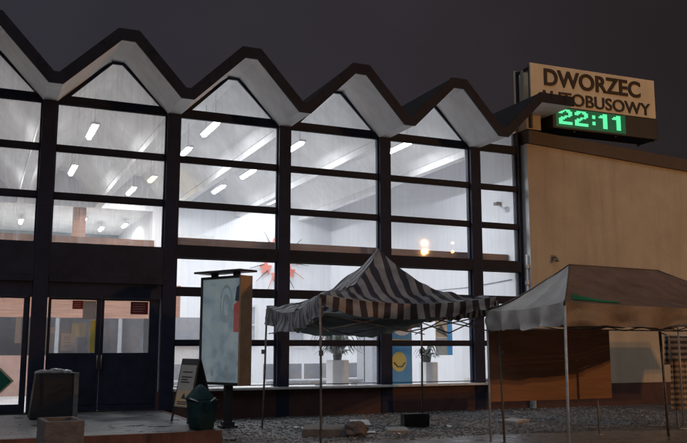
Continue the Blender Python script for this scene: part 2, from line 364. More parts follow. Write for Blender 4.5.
def zig_under():
    pts=[]   # (x,z) underside polyline from left to right
    x=-7.5
    k=-3
    while k<=4:
        c=k*W; pts+= [(c-.13,6.38),(c+.13,6.38)]
        if k<4: pts+=[(c+W/2-.08,7.40),(c+W/2+.18,7.40)]
        k+=1
    pts+=[(11.14,7.36),(12.1,7.36)]
    return pts
def zig_top():
    pts=[]; k=-3
    while k<=4:
        c=k*W; pts+=[(c-.05,6.57),(c+.05,6.57)]
        if k<4: pts+=[(c+W/2-.15,7.60),(c+W/2+.25,7.60)]
        k+=1
    pts+=[(11.07,7.56),(12.1,7.56)]
    return pts
U=zig_under(); T=zig_top()
for i in range(len(U)-1):   # each plane of the folded roof: soffit/ceiling below, roofing on top
    pass
Y0,Y1=-1.33,12.25
mb=MB()
for i in range(len(U)-1):
    (xa,za),(xb,zb)=U[i],U[i+1]
    mb.quad([(xa,Y0,za),(xb,Y0,zb),(xb,-.07,zb),(xa,-.07,za)],0)
    mb.quad([(xa,-.07,za),(xb,-.07,zb),(xb,Y1,zb),(xa,Y1,za)],1)
    (xa,za),(xb,zb)=T[i],T[i+1]
    mb.quad([(xa,Y0,za),(xa,Y1,za),(xb,Y1,zb),(xb,Y0,zb)],2)
    mb.quad([(U[i][0],Y1,U[i][1]),(U[i+1][0],Y1,U[i+1][1]),(T[i+1][0],Y1,T[i+1][1]),(T[i][0],Y1,T[i][1])],2)
mb.quad([(12.1,Y0,7.36),(12.1,Y1,7.36),(12.1,Y1,7.56),(12.1,Y0,7.56)],2)
mb.quad([(U[0][0],Y0,U[0][1]),(U[0][0],Y1,U[0][1]),(T[0][0],Y1,T[0][1]),(T[0][0],Y0,T[0][1])],2)
mb.build('roof',[M['soffit'],M['ceiling'],M['roofing']],st,fix=False)
mb=MB()
for i in range(len(U)-1):
    a=[(U[i][0],U[i][1]-.015),(U[i+1][0],U[i+1][1]-.015),(T[i+1][0],T[i+1][1]+.02),(T[i][0],T[i][1]+.02)]
    i0=mb.add([(x,Y0-.045,z) for x,z in a]); i1=mb.add([(x,Y0-.002,z) for x,z in a])
    mb.face([i0,i0+1,i0+2,i0+3]); mb.face([i1+3,i1+2,i1+1,i1]); mb.face([i0,i1,i1+1,i0+1]); mb.face([i0+3,i0+2,i1+2,i1+3])
    if abs(a[1][0]-a[0][0])>.5:
        for t_ in (.3,.72):
            q=[(a[0][0]+(a[1][0]-a[0][0])*(t_+w_),a[0][1]+(a[1][1]-a[0][1])*(t_+w_)) for w_ in (0,.02)]+[(a[3][0]+(a[2][0]-a[3][0])*(t_+w_),a[3][1]+(a[2][1]-a[3][1])*(t_+w_)) for w_ in (.02,0)]
            mb.prism(q,'y',Y0-.052,Y0-.046)
mb.build('fascia',M['fascia'],st)

# columns
COLX=[-5,-2.5,0,2.5,5,7.5,10]
for c in COLX:
    zb=.2 if c<2.6 else .0
    MB().bevbox(c-.14,c+.14,-.13,.13,zb,6.375,.012).build('column',M['column'],st)
MB().box(XR-.06,XR+.04,-.08,.08,.64,6.9).build('end_post',M['frame'],st)

def bay(b):
    x0=b*W+.14; x1=(b+1)*W-.14 if b<4 else XR-.06
    return x0,x1
def transom(b,z,h,d=.055,name='transom',m='frame'):
    x0,x1=bay(b); MB().box(x0+.002,x1-.002,-d,d,z-h/2,z+h/2).build(name,M[m],st)
def window(x0,x1,z0,z1,gm,fr=.028):
    mb=MB(); y0,y1=-.035,.035
    mb.box(x0,x0+fr,y0,y1,z0,z1); mb.box(x1-fr,x1,y0,y1,z0,z1); mb.box(x0+fr,x1-fr,y0,y1,z0,z0+fr*.6); mb.box(x0+fr,x1-fr,y0,y1,z1-fr*.6,z1)
    w=mb.build('window',M['frame'],st)
    MB().quad([(x0+fr,0,z0+fr*.6),(x1-fr,0,z0+fr*.6),(x1-fr,0,z1-fr*.6),(x0+fr,0,z1-fr*.6)]).build('pane',gm,w,fix=False)
for b in range(-2,5):
    gm=M['glass_streaky'] if b<=0 else M['glass']
    x0,x1=bay(b)
    transom(b,6.43,.15); transom(b,5.43,.11); transom(b,4.46,.11)
    if b>=1:
        transom(b,3.45,.26,.12); transom(b,2.62,.16,.07); transom(b,1.56,.1,.06)
    for za,zb in ((5.487,6.353),(4.517,5.373),(3.58 if b>=1 else 3.51,4.403)):
        window(x0,x1,za,zb,gm)
    if b>=1:
        for za,zb in ((2.70,3.32),(1.61,2.54),(.66,1.51)): window(x0,x1,za,zb,M['glass'])
    # gable window under the fold
    if b<4:
        c=b*W+W/2; zb=6.515
        fr=.06
        outer=[(x0,zb),(x1,zb),(c+.17,7.385),(c-.07,7.385)]
        # inner polygon
        s=1.03; lx=c-.05; rx=c+.15; top=7.335
        hl=(top-zb-.02)/s
        inner=[(max(x0+.02,lx-hl-.03),zb+.02),(min(x1-.02,rx+hl+.03),zb+.02),(rx,top),(lx,top)]
        mb=MB()
        for i in range(4):
            j=(i+1)%4
            mb.prism([outer[i],outer[j],inner[j],inner[i]],'y',-.025,.03)
        w=mb.build('gable_window',M['frame'],st)
        MB().quad([(x,0,z) for x,z in inner]).build('pane',gm if b<=0 else M['glass'],w,fix=False)
    else:
        outer=[(x0,6.515),(x1,6.515)]
        inner=[(x0+.2,6.54),(x1-.03,6.54),(x1-.03,7.22)]
        mb=MB(); mb.prism([(x0,6.515),(x1,6.515),(x1-.03,6.54),(x0+.2,6.54)],'y',-.05,.05)
        mb.prism([(x0,6.515),(x0+.2,6.54),(x1-.03,7.22),(x1-.03,7.36)],'y',-.05,.05)
        w=mb.build('gable_window',M['frame'],st)
        MB().quad([(x,0,z) for x,z in inner]).build('pane',M['glass'],w,fix=False)

# head panel over the doors
for b in (-2,-1,0):
    x0,x1=bay(b)
    mb=MB(); mb.box(x0+.002,x1-.002,-.12,.1,2.86,3.505); mb.box(x0+.002,x1-.002,-.15,.1,2.74,2.856); mb.box(x0+.002,x1-.002,-.1,.1,2.44,2.736)
    mb.build('door_head_panel',M['door'],st)
# plinth and sill
mb=MB(); mb.box(2.3,XR+.06,-.1,.12,0,.575); mb.build('plinth',M['brown'],st)
mb=MB(); mb.bevbox(2.66,XR+.04,-.24,.05,.58,.63,.008); mb.build('sill',M['sill'],st)
mb=MB(); mb.box(-6.5,2.3,-.09,.12,0,.24); mb.build('threshold',M['black'],st)

# entrance doors
def leaf(x0,x1,pz0,pz1,px0,px1,handle_x,label=None):
    mb=MB(); y0,y1=-.045,.03; zb,zt=.245,2.435
    mb.box(x0,px0,y0,y1,zb,zt); mb.box(px1,x1,y0,y1,zb,zt); mb.box(px0,px1,y0,y1,zb,pz0); mb.box(px0,px1,y0,y1,pz1,zt)
    mb.box(x0+.08,x1-.08,y0-.012,y0-.001,.36,pz0-.14)
    d=mb.build('door',M['door'],st)
    if label: d['label']=label
    MB().quad([(px0,0,pz0),(px1,0,pz0),(px1,0,pz1),(px0,0,pz1)]).build('pane',M['glass'],d,fix=False)
    mb=MB(); mb.tube([(handle_x,-.1,1.05),(handle_x,-.1,1.32)],.014); mb.tube([(handle_x,-.1,1.08),(handle_x,-.046,1.08)],.01); mb.tube([(handle_x,-.1,1.29),(handle_x,-.046,1.29)],.01)
    mb.build('handle',M['dullmetal'],d)
leaf(.172,1.165,1.36,2.40,.22,1.08,1.12)
leaf(1.175,2.328,1.36,2.40,1.23,2.13,1.2)
leaf(-2.33,-.172,.40,2.41,-2.2,-.28,-2.26,'door glazed over its full height')
leaf(-4.83,-2.672,.40,2.41,-4.7,-2.8,-4.77,'door glazed over its full height')

# interior shell
mb=MB(); mb.box(-7.5,XR,.13,20,.1,.2); mb.build('interior_floor',M['floor_in'],st)
mb=MB(); mb.box(4.4,XR,12.0,12.15,.2,7.45); mb.build('back_wall',M['white_wall'],st)
mb=MB(); mb.box(XR-.1,XR+.07,.1,12.2,.0,7.3); mb.build('end_wall',M['white_wall'],st)
mb=MB(); mb.box(-7.6,-7.5,-.1,20,.0,7.3); mb.build('end_wall',M['white_wall'],st)
mb=MB(); mb.box(-7.5,4.4,12.0,12.15,6.2,7.45); mb.build('upper_back_wall',M['white_wall'],st)
mb=MB(); mb.box(-7.5,4.4,19.9,20.0,.2,6.4); mb.build('far_wall',M['teal_wall'],st)
mb=MB(); mb.box(4.4,4.5,12.15,20,.2,6.4); mb.build('alcove_side_wall',M['white_wall'],st)
mb=MB(); mb.box(-7.5,4.5,12.15,20,6.3,6.4); mb.build('alcove_ceiling',M['ceiling'],st)
mb=MB(); mb.box(-7.5,4.4,11.6,11.9,4.3,5.12); mb.build('gallery_parapet',M['brownrail'],st)
mb=MB(); mb.box(-7.5,4.4,11.9,19.9,4.0,4.25); mb.build('gallery_floor',M['ceiling'],st)
for x in (1.95,-1.1,-4.2):
    MB().box(x-.2,x+.2,12.2,12.6,.2,6.3).build('gallery_pillar',M['orangewood'],st)
for c in COLX+[-7.4]:
    MB().box(c-.11,c+.11,.2,11.99,6.2,6.376).build('ceiling_beam',M['ceiling'],st)
mb=MB(); mb.box(2.67,XR-.12,.35,.42,3.63,3.80); mb.build('inner_rail',M['brownrail'],st)
for k in range(1,5):
    MB().box(k*W-.12,k*W+.12,.22,.34,.2,6.4).build('inner_mullion',M['frame'],st) if False else None

# annex wall on the end
an=thing('annex_wall','blank beige stucco wall of the annex with a sloping dark parapet','wall',(14,0,0))
def ztop(x): return 6.58-.052*(x-11.43)
mb=MB()
poly=[(11.43,0.0),(30,0.0),(30,ztop(30)),(11.43,ztop(11.43))]
i0=mb.add([(x,-.3,z) for x,z in poly]); i1=mb.add([(x,9,z) for x,z in poly])
mb.face([i0,i0+1,i0+2,i0+3],0); mb.face([i1+3,i1+2,i1+1,i1],0); mb.face([i0+3,i0+2,i1+2,i1+3],0); mb.face([i0,i0+3,i1+3,i1],1); mb.face([i0+1,i1+1,i1+2,i0+2],0)
mb.build('wall',[M['stucco'],M['stucco_side']],an,fix=False)
mb=MB(); mb.box(11.46,30,-.325,-.303,0,.56); mb.build('plinth',M['brown'],an)
mb=MB(); poly=[(11.45,ztop(11.45)+.003),(30,ztop(30)+.003),(30,ztop(30)+.34),(11.45,ztop(11.45)+.34)]
mb.prism(poly,'y',-.37,9.05); mb.build('parapet',M['cap'],an)
mb=MB(); mb.box(11.46,11.9,-.28,.5,6.975,7.4); mb.build('pier',M['stucco'],an)
# downpipe with brackets on the reveal
dp=thing('downpipe','slim pale downpipe with brackets in the corner beside the glazing','pipe',(11.38,-.2,0))
mb=MB(); mb.tube([(11.385,-.2,.1),(11.385,-.2,3.75)],.028,10); mb.build('pipe',M['white'],dp)
for z in (3.4,3.0,1.8):
    MB().bevbox(11.345,11.426,-.245,-.155,z,z+.1,.008).build('bracket',M['metal'],dp)
# wall hook / small lamp on annex wall
hk=thing('wall_fitting','small dark rusty fitting sticking out of the beige stucco wall','fitting',(12.11,-.3,3.69))
mb=MB(); mb.bevbox(12.06,12.16,-.33,-.302,3.62,3.76,.006); mb.build('plate',M['dullmetal'],hk)
mb=MB(); mb.tube([(12.11,-.32,3.70),(12.11,-.42,3.70),(12.12,-.45,3.64)],.025); mb.tube([(12.12,-.45,3.66),(12.12,-.45,3.58)],[.02,.06]); mb.build('spout',M['dullmetal'],hk)

# ------------------------------------------------------------------ ceiling lights
def tube_light(x,y,z,ln,label,warm=False,rot=0):
    t=thing('ceiling_light',label,'light',(x,y,z),'fluorescent ceiling lights in the hall')
    Mx=Matrix.Translation((x,y,z))@Matrix.Rotation(rot,4,'Z')
    MB().bevbox(-.10,.10,-ln/2-.03,ln/2+.03,.03,.09,.01,0,Mx).build('tray',M['tray'],t)
    mb=MB(); w1,w0=.075,.04; i=mb.add([Mx@Vector(q) for q in ((-w1,-ln/2,.028),(w1,-ln/2,.028),(w1,ln/2,.028),(-w1,ln/2,.028),(-w0,-ln/2+.02,-.03),(w0,-ln/2+.02,-.03),(w0,ln/2-.02,-.03),(-w0,ln/2-.02,-.03))])
    mb.face([i+k for k in (7,6,5,4)],0)
    for q in ((0,1,5,4),(1,2,6,5),(2,3,7,6),(3,0,4,7)): mb.face([i+k for k in q],1)
    mb.build('diffuser',[M['tube_warm'],M['tube_warm']] if warm else [M['tube'],M['tube_side']],t)
    mb=MB()
    for q in (-ln*.35,ln*.35): mb.tube([Mx@Vector((0,q,.09)),Mx@Vector((0,q,.72))],.006,5)
    mb.build('hanger',M['metal'],t)
TL=[(1.2,3.15,6.62,'white tube light hanging in the first full fold, upper left window'),
 (3.76,1.75,6.62,'large bright tube light behind the top pane of the third window bay'),
 (6.25,2.75,6.62,'tube light half hidden behind the column at the middle of the facade'),
 (8.76,1.6,6.62,'tube light just right of a column in the fourth top pane'),
 (6.15,6.4,6.62,'tube light in the second row of panes right of the bay centre'),
 (6.0,9.2,6.62,'tube light deep in the hall at lower centre of the second row pane'),
 (8.4,10.6,6.62,'deep tube light close to the column in the second row, third bay'),
 (3.4,10.7,6.62,'deep tube light low in the second row of the left bay'),
 (3.76,4.5,6.62,'tube light just right of the second column in the upper row'),
 (1.25,8.0,6.62,'tube light behind the left bay, far down the fold'),
 (-1.25,3.2,6.62,'tube light in the leftmost fold beyond the corner column'),
 (-1.25,8.5,6.62,'far tube light in the leftmost fold'),
 (-3.75,5,6.62,'tube light in the outermost left fold outside the view'),
 ]
for x,y,z,l in TL: tube_light(x,y,z,1.3,l)
tube_light(3.66,8.4,6.62,.8,'yellow glowing tube light beside the second column',True)
for i,(x,y) in enumerate([(.2,15.5),(2.3,14.2),(3.2,16.3),(2.4,18.2),(3.9,15.0),(-2,15)]):
    tube_light(x,y,6.05,.8,['tube light under the low alcove ceiling behind the far left pane','nearest small tube light under the alcove ceiling','middle small tube light under the alcove ceiling','farthest small tube light under the alcove ceiling','small tube light by the alcove side wall','small tube light at the hidden end of the alcove'][i])
for i,x in enumerate((6.4,8.9)):
    pass

# ------------------------------------------------------------------ text helper
def text_mesh(body,name,mat_,size,sx,loc,rot,parent,offset=0,extrude=.012,align='LEFT',shear=0):
    cu=bpy.data.curves.new(name+'_curve','FONT'); cu.body=body; cu.size=size; cu.offset=offset; cu.extrude=extrude; cu.align_x=align; cu.shear=shear
    tmp=bpy.data.objects.new(name+'_tmp',cu); COL.objects.link(tmp)
    dg=bpy.context.evaluated_depsgraph_get(); dg.update()
    me=bpy.data.meshes.new_from_object(tmp.evaluated_get(dg)); bpy.data.objects.remove(tmp); bpy.data.curves.remove(cu)
    me.name=name; me.materials.clear(); me.materials.append(mat_)
    xs=[v.co.x for v in me.vertices]; 
    Mx=Matrix.Translation(loc)@rot@Matrix.Diagonal((sx,1,1,1))
    me.transform(Mx)
    o=bpy.data.objects.new(name,me); COL.objects.link(o)
    if parent: bpy_parent(o,parent)
    return o, (max(xs)-min(xs))
def text_fit(body,name,mat_,width,height,loc,rotz,parent,offset=.0,extrude=.012):
    """text of given width and cap height standing on loc, facing -y turned by rotz"""
    size=height/.72
    rot=Matrix.Rotation(rotz,4,'Z')@Matrix.Rotation(R(90),4,'X')
    cu=bpy.data.curves.new('probe','FONT'); cu.body=body; cu.size=size; cu.offset=offset
    tmp=bpy.data.objects.new('probe',cu); COL.objects.link(tmp); dg=bpy.context.evaluated_depsgraph_get(); dg.update()
    me=bpy.data.meshes.new_from_object(tmp.evaluated_get(dg)); xs=[v.co.x for v in me.vertices]; w=max(xs)-min(xs); mn=min(xs)
    bpy.data.objects.remove(tmp); bpy.data.curves.remove(cu); bpy.data.meshes.remove(me)
    sx=width/w
    o,_=text_mesh(body,name,mat_,size,sx,Vector(loc)-rot@Vector((mn*sx,0,0)),rot,parent,offset,extrude)
    return o

# ------------------------------------------------------------------ station sign and clock
sg=thing('station_sign','beige roof sign with two lines of dark lettering above the clock','sign',(13.6,-.3,7.0))
a0=Vector((11.52,-.42,0)); a1=Vector((15.55,-.55,0)); rz=math.atan2(a1.y-a0.y,a1.x-a0.x)
ln=(a1-a0).length
SM=Matrix.Translation(a0)@Matrix.Rotation(rz,4,'Z')
mb=MB(); mb.bevbox(0,ln,0,.06,7.62,8.70,.012,0,SM); mb.build('panel',M['sign'],sg)
mb=MB(); mb.bevbox(0,ln,.72,.78,7.62,8.70,.012,0,SM); mb.build('rear_panel',M['sign'],sg)
for x in (.02,ln-.08):
    for y in (.07,.64): MB().box(x,x+.06,y,y+.06,7.0,8.66,0,SM).build('support_post',M['caseblack'],sg)
    for z in (8.55,7.7): MB().box(x,x+.05,.133,.637,z,z+.07,0,SM).build('support_brace',M['caseblack'],sg)
for x in (ln*.33,ln*.66): MB().box(x,x+.06,.07,.12,7.0,8.6,0,SM).build('support_post',M['caseblack'],sg)
mb=MB(); mb.box(-.005,.03,.34,.44,7.72,8.6,0,SM); mb.build('edge_strip',M['palegrey'],sg)
def on_sign(x,z,y=-.012): return SM@Vector((x,y,z))
text_fit('DWORZEC','lettering',M['letter'],3.12,.44,on_sign(.41,8.16),rz,sg,.015)
text_fit('AUTOBUSOWY','lettering',M['letter'],3.62,.33,on_sign(.22,7.69),rz,sg,.006)
# clock
ck=thing('digital_clock','dark digital clock box showing green digits under the station sign','clock',(13.7,-.3,7.0))
mb=MB()
mb.bevbox(.62,ln+.0,-.03,.62,7.03,7.6,.015,0,SM); mb.build('case',M['caseblack'],ck)
mb=MB(); mb.quad([SM@Vector(q) for q in ((.72,-.033,7.08),(2.95,-.033,7.08),(2.95,-.033,7.585),(.72,-.033,7.585))]); mb.build('display',M['ledface'],ck)
G={'2':["01110","10001","00001","00110","01000","10000","11111"],'1':["00110","01110","10110","00110","00110","00110","00110"]}
G={'2':["0111110","1110111","1100011","0000011","0001110","0111000","1110000","1100000","1111111","1111111"],
   '1':["000111","011111","111111","000111","000111","000111","000111","000111","000111","000111"]}
def digit(ch,x,w,z0,z1,name):
    g=G[ch]; nx=len(g[0]); nz=len(g); dx=w/nx; dz=(z1-z0)/nz; mb=MB()
    for r,row in enumerate(g):
        for c,q in enumerate(row):
            if q=='1': mb.box(x+c*dx+.003,x+(c+1)*dx-.003,-.05,-.036,z1-(r+1)*dz+.003,z1-r*dz-.003,0,SM)
    return mb.build(name,M['led'],ck)
digit('2',.80,.42,7.15,7.55,'digit'); digit('2',1.3,.42,7.15,7.55,'digit')
mb=MB(); mb.box(1.86,1.95,-.05,-.036,7.22,7.31,0,SM); mb.box(1.86,1.95,-.05,-.036,7.39,7.48,0,SM); mb.build('colon',M['led'],ck)
digit('1',2.06,.28,7.15,7.55,'digit'); digit('1',2.50,.28,7.15,7.55,'digit')

# ------------------------------------------------------------------ tents
def lerp(a,b,t): return a+(b-a)*t
def cloth_noise(p,amp,sc=2.0): return noise.noise(Vector(p)*sc)*amp

A=Vector((3.84,-2.44,2.24)); B=Vector((3.67,-5.49,2.28)); D=Vector((6.5,-6.03,2.28)); Cc=Vector((6.85,-2.92,2.2)); PK=Vector((5.3,-4.2,3.2))
tn=thing('striped_market_tent','market tent with a sagging dark and pale striped pointed canopy','tent',(5.2,-4.2,0))
def canopy_face(mb,a,b,pk,n=24,k=18,sag=.09,expo=2.0,uoff=0,amp=.02):
    L=(b-a).length; idx=[]; uv=[]
    for j in range(k+1):
        r=j/k; row=[]; ru=[]
        for i in range(n+1):
            s=i/n; e=lerp(a,b,s); p=lerp(e,pk,r)
            ze=e.z; z=ze+(pk.z-ze)*r**expo
            z-=4*s*(1-s)*sag*(1-r)**1.2*(.35+.65*(1-r))
            z+=(cloth_noise((p.x,p.y,0),amp,2.4)+cloth_noise((p.x*2.3,p.y,4),amp*.6,4))*min(1,r*5)*(1-r**3)
            row.append(mb.add([(p.x,p.y,z)])); ru.append(((s-.5)*L*(1-r)+.06*noise.noise(Vector((s*3+a.x,r*3,a.y))), r*2))
        idx.append(row); uv.append(ru)
    for j in range(k):
        for i in range(n):
            mb.face([idx[j][i],idx[j][i+1],idx[j+1][i+1],idx[j+1][i]],0,[uv[j][i],uv[j][i+1],uv[j+1][i+1],uv[j+1][i]],True)
mb=MB()
canopy_face(mb,B,D,PK,n=60,k=36,sag=.13,expo=2.5,amp=.085); canopy_face(mb,D,Cc,PK,n=30,k=30,sag=.06,expo=2.5,amp=.03); canopy_face(mb,Cc,A,PK,k=30,sag=.10,expo=2.4); canopy_face(mb,A,B,PK,n=44,k=30,sag=.2,expo=2.3,amp=.1)
mb.build('canopy',M['canopy'],tn,fix=False)
def valance(a,b,drop,mt,parent,n=60,k=6,sag=.1,wr=.03,freq=9,dsag=0,name='valance',uper=1,out=.015,expo_s=1.0):
    mb=MB(); L=(b-a).length; d=(b-a).normalized(); nrm=Vector((d.y,-d.x,0)); idx=[]; uv=[]
    for j in range(k+1):
        row=[];ru=[]
        for i in range(n+1):
            s=i/n; e=lerp(a,b,s); q=j/k
            z=e.z-4*s*(1-s)*sag - q*(drop+4*s*(1-s)*dsag+.07*noise.noise(Vector((s*5,a.x,a.y)))+.035*noise.noise(Vector((s*17,a.x,a.y))))
            off=out+q*wr*math.sin(s*freq*6.28+a.x*3)+q*wr*1.4*noise.noise(Vector((s*7+a.x,q*2,a.y)))
            row.append(mb.add([(e.x+nrm.x*off,e.y+nrm.y*off,z)])); ru.append((s*L*uper+q*.03*math.sin(s*20),q*drop))
        idx.append(row); uv.append(ru)
    for j in range(k):
        for i in range(n): mb.face([idx[j][i],idx[j][i+1],idx[j+1][i+1],idx[j+1][i]],0,[uv[j][i],uv[j][i+1],uv[j+1][i+1],uv[j+1][i]],True)
    return mb.build(name,mt,parent,fix=False)
valance(B,D,.17,M['valance'],tn,n=120,sag=.13,wr=.045,freq=6,dsag=.07)
valance(D,Cc,.2,M['valance'],tn,sag=.06,wr=.03,freq=5)
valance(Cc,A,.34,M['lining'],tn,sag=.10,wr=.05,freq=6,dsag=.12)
valance(A,B,.33,M['bunched'],tn,sag=.20,wr=.07,freq=7,dsag=-.03)['label']='bunched pale valance on the side towards the entrance'
# loose lining hanging inside under the canopy
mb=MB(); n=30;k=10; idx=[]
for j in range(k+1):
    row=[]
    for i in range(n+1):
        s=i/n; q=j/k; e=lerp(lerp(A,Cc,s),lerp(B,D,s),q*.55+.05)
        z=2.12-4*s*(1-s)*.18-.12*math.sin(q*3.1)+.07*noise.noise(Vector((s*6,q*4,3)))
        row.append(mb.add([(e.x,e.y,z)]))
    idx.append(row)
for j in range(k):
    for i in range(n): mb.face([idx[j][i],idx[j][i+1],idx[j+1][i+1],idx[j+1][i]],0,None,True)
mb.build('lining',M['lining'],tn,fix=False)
for p,base in ((A,(3.78,-2.44)),(B,(3.69,-5.49)),(D,(6.56,-6.05)),(Cc,(6.82,-2.95))):
    mb=MB(); mb.tube([(base[0],base[1],0),(lerp(base[0],p.x,.5)+.008,lerp(base[1],p.y,.5),p.z*.5),(p.x,p.y,p.z-.06)],.019,8)
    mb.bevbox(base[0]-.045,base[0]+.045,base[1]-.045,base[1]+.045,0,.012,.003)
    mb.bevbox(base[0]-.028,base[0]+.028,base[1]-.028,base[1]+.028,1.35,1.43,.005)
    mb.build('leg',M['dullmetal'],tn)
def scissors(a,b,z0,z1,n,parent,r=.011,cen=None,inset=.13):
    if cen is not None:
        m_=lerp(a,b,.5); d_=(Vector((cen.x,cen.y,0))-Vector((m_.x,m_.y,0))).normalized()*inset; a=a+d_; b=b+d_
    for i in range(n):
        p=lerp(a,b,i/n); q=lerp(a,b,(i+1)/n)
        mb=MB(); mb.tube([(p.x,p.y,z0),(q.x,q.y,z1)],r,6); mb.tube([(p.x,p.y,z1),(q.x,q.y,z0)],r,6); mb.build('truss',M['dullmetal'],parent)
for a,b in ((A,B),(B,D),(D,Cc),(Cc,A)): scissors(a,b,1.72,2.0,2,tn,cen=PK)
mb=MB(); mb.tube([(PK.x,PK.y,2.2),(PK.x,PK.y,3.17)],.02,8); mb.build('centre_pole',M['dullmetal'],tn)

# second tent: ridge roof
FL=Vector((5.55,-8.9,2.04)); BL=Vector((6.38,-5.93,2.06)); BR=Vector((10.85,-5.5,2.06)); FR=Vector((10.05,-8.47,2.04)); RL=Vector((6.86,-7.4,2.68)); RRt=Vector((8.76,-7.2,2.68))
t2=thing('beige_market_tent','long weathered tent with ridge roof tinted brown for lamp light and grey side before the annex wall','tent',(8.2,-7.2,0))
def roof_grid(mb,a,b,c,d,n=60,k=30,sag=.06,expo=1.25,amp=.03,m=0):
    # a-b eave, d-c ridge
    idx=[]
    for j in range(k+1):
        r=j/k; row=[]
        for i in range(n+1):
            s=i/n; e=lerp(a,b,s); t=lerp(d,c,s); p=lerp(e,t,r)
            z=e.z+(t.z-e.z)*r**expo-4*s*(1-s)*sag*(1-r)*.6-abs(math.sin(s*math.pi*2))*.03*(1-r)*r*4
            z+=cloth_noise((p.x,p.y,1),amp,2.0)*r*(1-r)*4+cloth_noise((p.x*1.2,p.y*.5,8),.05,6.0)*r*(1-r)*2
            row.append(mb.add([(p.x,p.y,z)]))
        idx.append(row)
    for j in range(k):
        for i in range(n): mb.face([idx[j][i],idx[j][i+1],idx[j+1][i+1],idx[j+1][i]],m,None,True)
mb=MB(); roof_grid(mb,FL,FR,RRt,RL,sag=.05); roof_grid(mb,BR,BL,RL,RRt,sag=.05); mb.build('roof',M['tentroof'],t2,fix=False)
mb=MB(); roof_grid(mb,BL,FL,RL,RL,sag=.07,expo=1.35); mb.build('side_roof',M['greytent'],t2,fix=False)
mb=MB(); roof_grid(mb,FR,BR,RRt,RRt,sag=.06,expo=1.35); mb.build('side_roof',M['tentroof'],t2,fix=False)
valance(FL,FR,.27,M['tentfront'],t2,n=110,sag=.03,wr=.04,freq=5)
valance(BL,FL,.25,M['greytent'],t2,n=90,sag=.042,wr=.045,freq=4)
valance(BR,BL,.22,M['tentfront'],t2,sag=.03,wr=.03,freq=4)
valance(FR,BR,.24,M['tentfront'],t2,sag=.036,wr=.03,freq=3)
def seam(a,b,expo,name='seam'):
    pts=[]
    for k in range(15):
        r=k/14; p=lerp(a,b,r); pts.append((p.x,p.y,a.z+(b.z-a.z)*r**expo+.004))
    MB().tube(pts,.012,5).build(name,M['seam'],t2)
for a_,b_ in ((FL,RL),(FR,RRt)): seam(a_,b_,1.3)
seam(BL,RL,1.3); seam(BR,RRt,1.3); seam(RL,RRt,1.0)
# green patch for the clock's light, painted on the roof near the front eave
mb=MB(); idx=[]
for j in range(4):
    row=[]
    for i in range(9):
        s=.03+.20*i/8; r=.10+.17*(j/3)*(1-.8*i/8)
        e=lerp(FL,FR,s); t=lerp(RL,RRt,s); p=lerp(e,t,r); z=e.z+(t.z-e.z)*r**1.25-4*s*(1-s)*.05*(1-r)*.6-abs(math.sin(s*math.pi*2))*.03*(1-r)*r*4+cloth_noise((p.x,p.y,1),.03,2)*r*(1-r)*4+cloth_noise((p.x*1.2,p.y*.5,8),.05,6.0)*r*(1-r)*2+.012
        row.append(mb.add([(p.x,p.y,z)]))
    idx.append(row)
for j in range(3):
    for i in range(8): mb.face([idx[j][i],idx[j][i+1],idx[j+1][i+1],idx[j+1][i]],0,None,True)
mb.build('sheen',M['greensheen'],t2,fix=False)['label']='green patch of painted clock light near the front eave'
for top,base in ((FL,(5.45,-9.0)),(BL,(6.36,-5.97)),(Vector((8.66,-5.72,2.0)),(8.72,-5.72)),(BR,(10.85,-5.5)),(FR,(10.05,-8.47))):
    mb=MB(); mb.tube([(base[0],base[1],0),(top.x,top.y,top.z-.05)],.022,4); mb.bevbox(base[0]-.05,base[0]+.05,base[1]-.05,base[1]+.05,0,.012,.003); mb.build('leg',M['metal'],t2)
for a,b,n in ((FL,FR,3),(BL,FL,2),(BL,BR,3),(FR,BR,2)):
    m_=lerp(a,b,.5); d_=(Vector((8.2,-7.2,0))-Vector((m_.x,m_.y,0))).normalized()*.1
    mb=MB(); mb.tube([(a.x+d_.x,a.y+d_.y,1.77),(b.x+d_.x,b.y+d_.y,1.77)],.014,6); mb.build('rail',M['metal'],t2)
    scissors(a,b,1.76,1.98,n,t2,.009,cen=Vector((8.2,-7.2,0)))

hp=thing('hanging_panel','long brown plank panel hung between the back legs of the beige tent','panel',(7.65,-5.85,.95))
MB().bevbox(6.43,8.88,-5.885,-5.86,.62,1.775,.004).build('board',M['panel'],hp)
mb=MB(); mb.box(6.43,8.9,-5.855,-5.82,1.70,1.76); mb.build('batten',M['brownrail'],hp)
for x in (6.8,8.5): MB().tube([(x,-5.84,1.76),(x,-5.86,1.86)],.006,5).build('hook',M['metal'],hp)

# neighbouring stall frame with checked cloth
ns=thing('stall_frame','metal stall frame with poles at the right edge of the market','stall',(10.5,-5.9,0))
mb=MB(); mb.tube([(9.57,-6.42,0),(9.52,-6.4,1.74)],.024,8); mb.build('leg',M['dullmetal'],ns)
mb=MB(); mb.tube([(10.86,-5.36,0),(10.74,-5.36,1.7)],.02,8); mb.build('leg',M['metal'],ns)
mb=MB(); mb.tube([(13.2,-5.36,0),(13.2,-5.36,1.7)],.02,8); mb.build('leg',M['metal'],ns)
mb=MB(); mb.quad([(12.9,-6.9,1.95),(17,-6.9,1.95),(17,-5.9,2.75),(14.6,-5.9,2.75)]); mb.quad([(14.6,-5.9,2.75),(17,-5.9,2.75),(17,-4.9,1.95),(12.9,-4.9,1.95)]); mb.quad([(12.9,-6.9,1.95),(14.6,-5.9,2.75),(12.9,-4.9,1.95)]); mb.build('canopy',M['tentroof'],ns,fix=False)  # roof out of view, added to cast the sloping shadow on the annex wall
mb=MB(); mb.tube([(10.66,-5.36,1.68),(13.2,-5.36,1.7)],.016,8); mb.tube([(9.52,-6.4,1.72),(10.7,-5.36,1.7)],.014,8); mb.build('rail',M['metal'],ns)
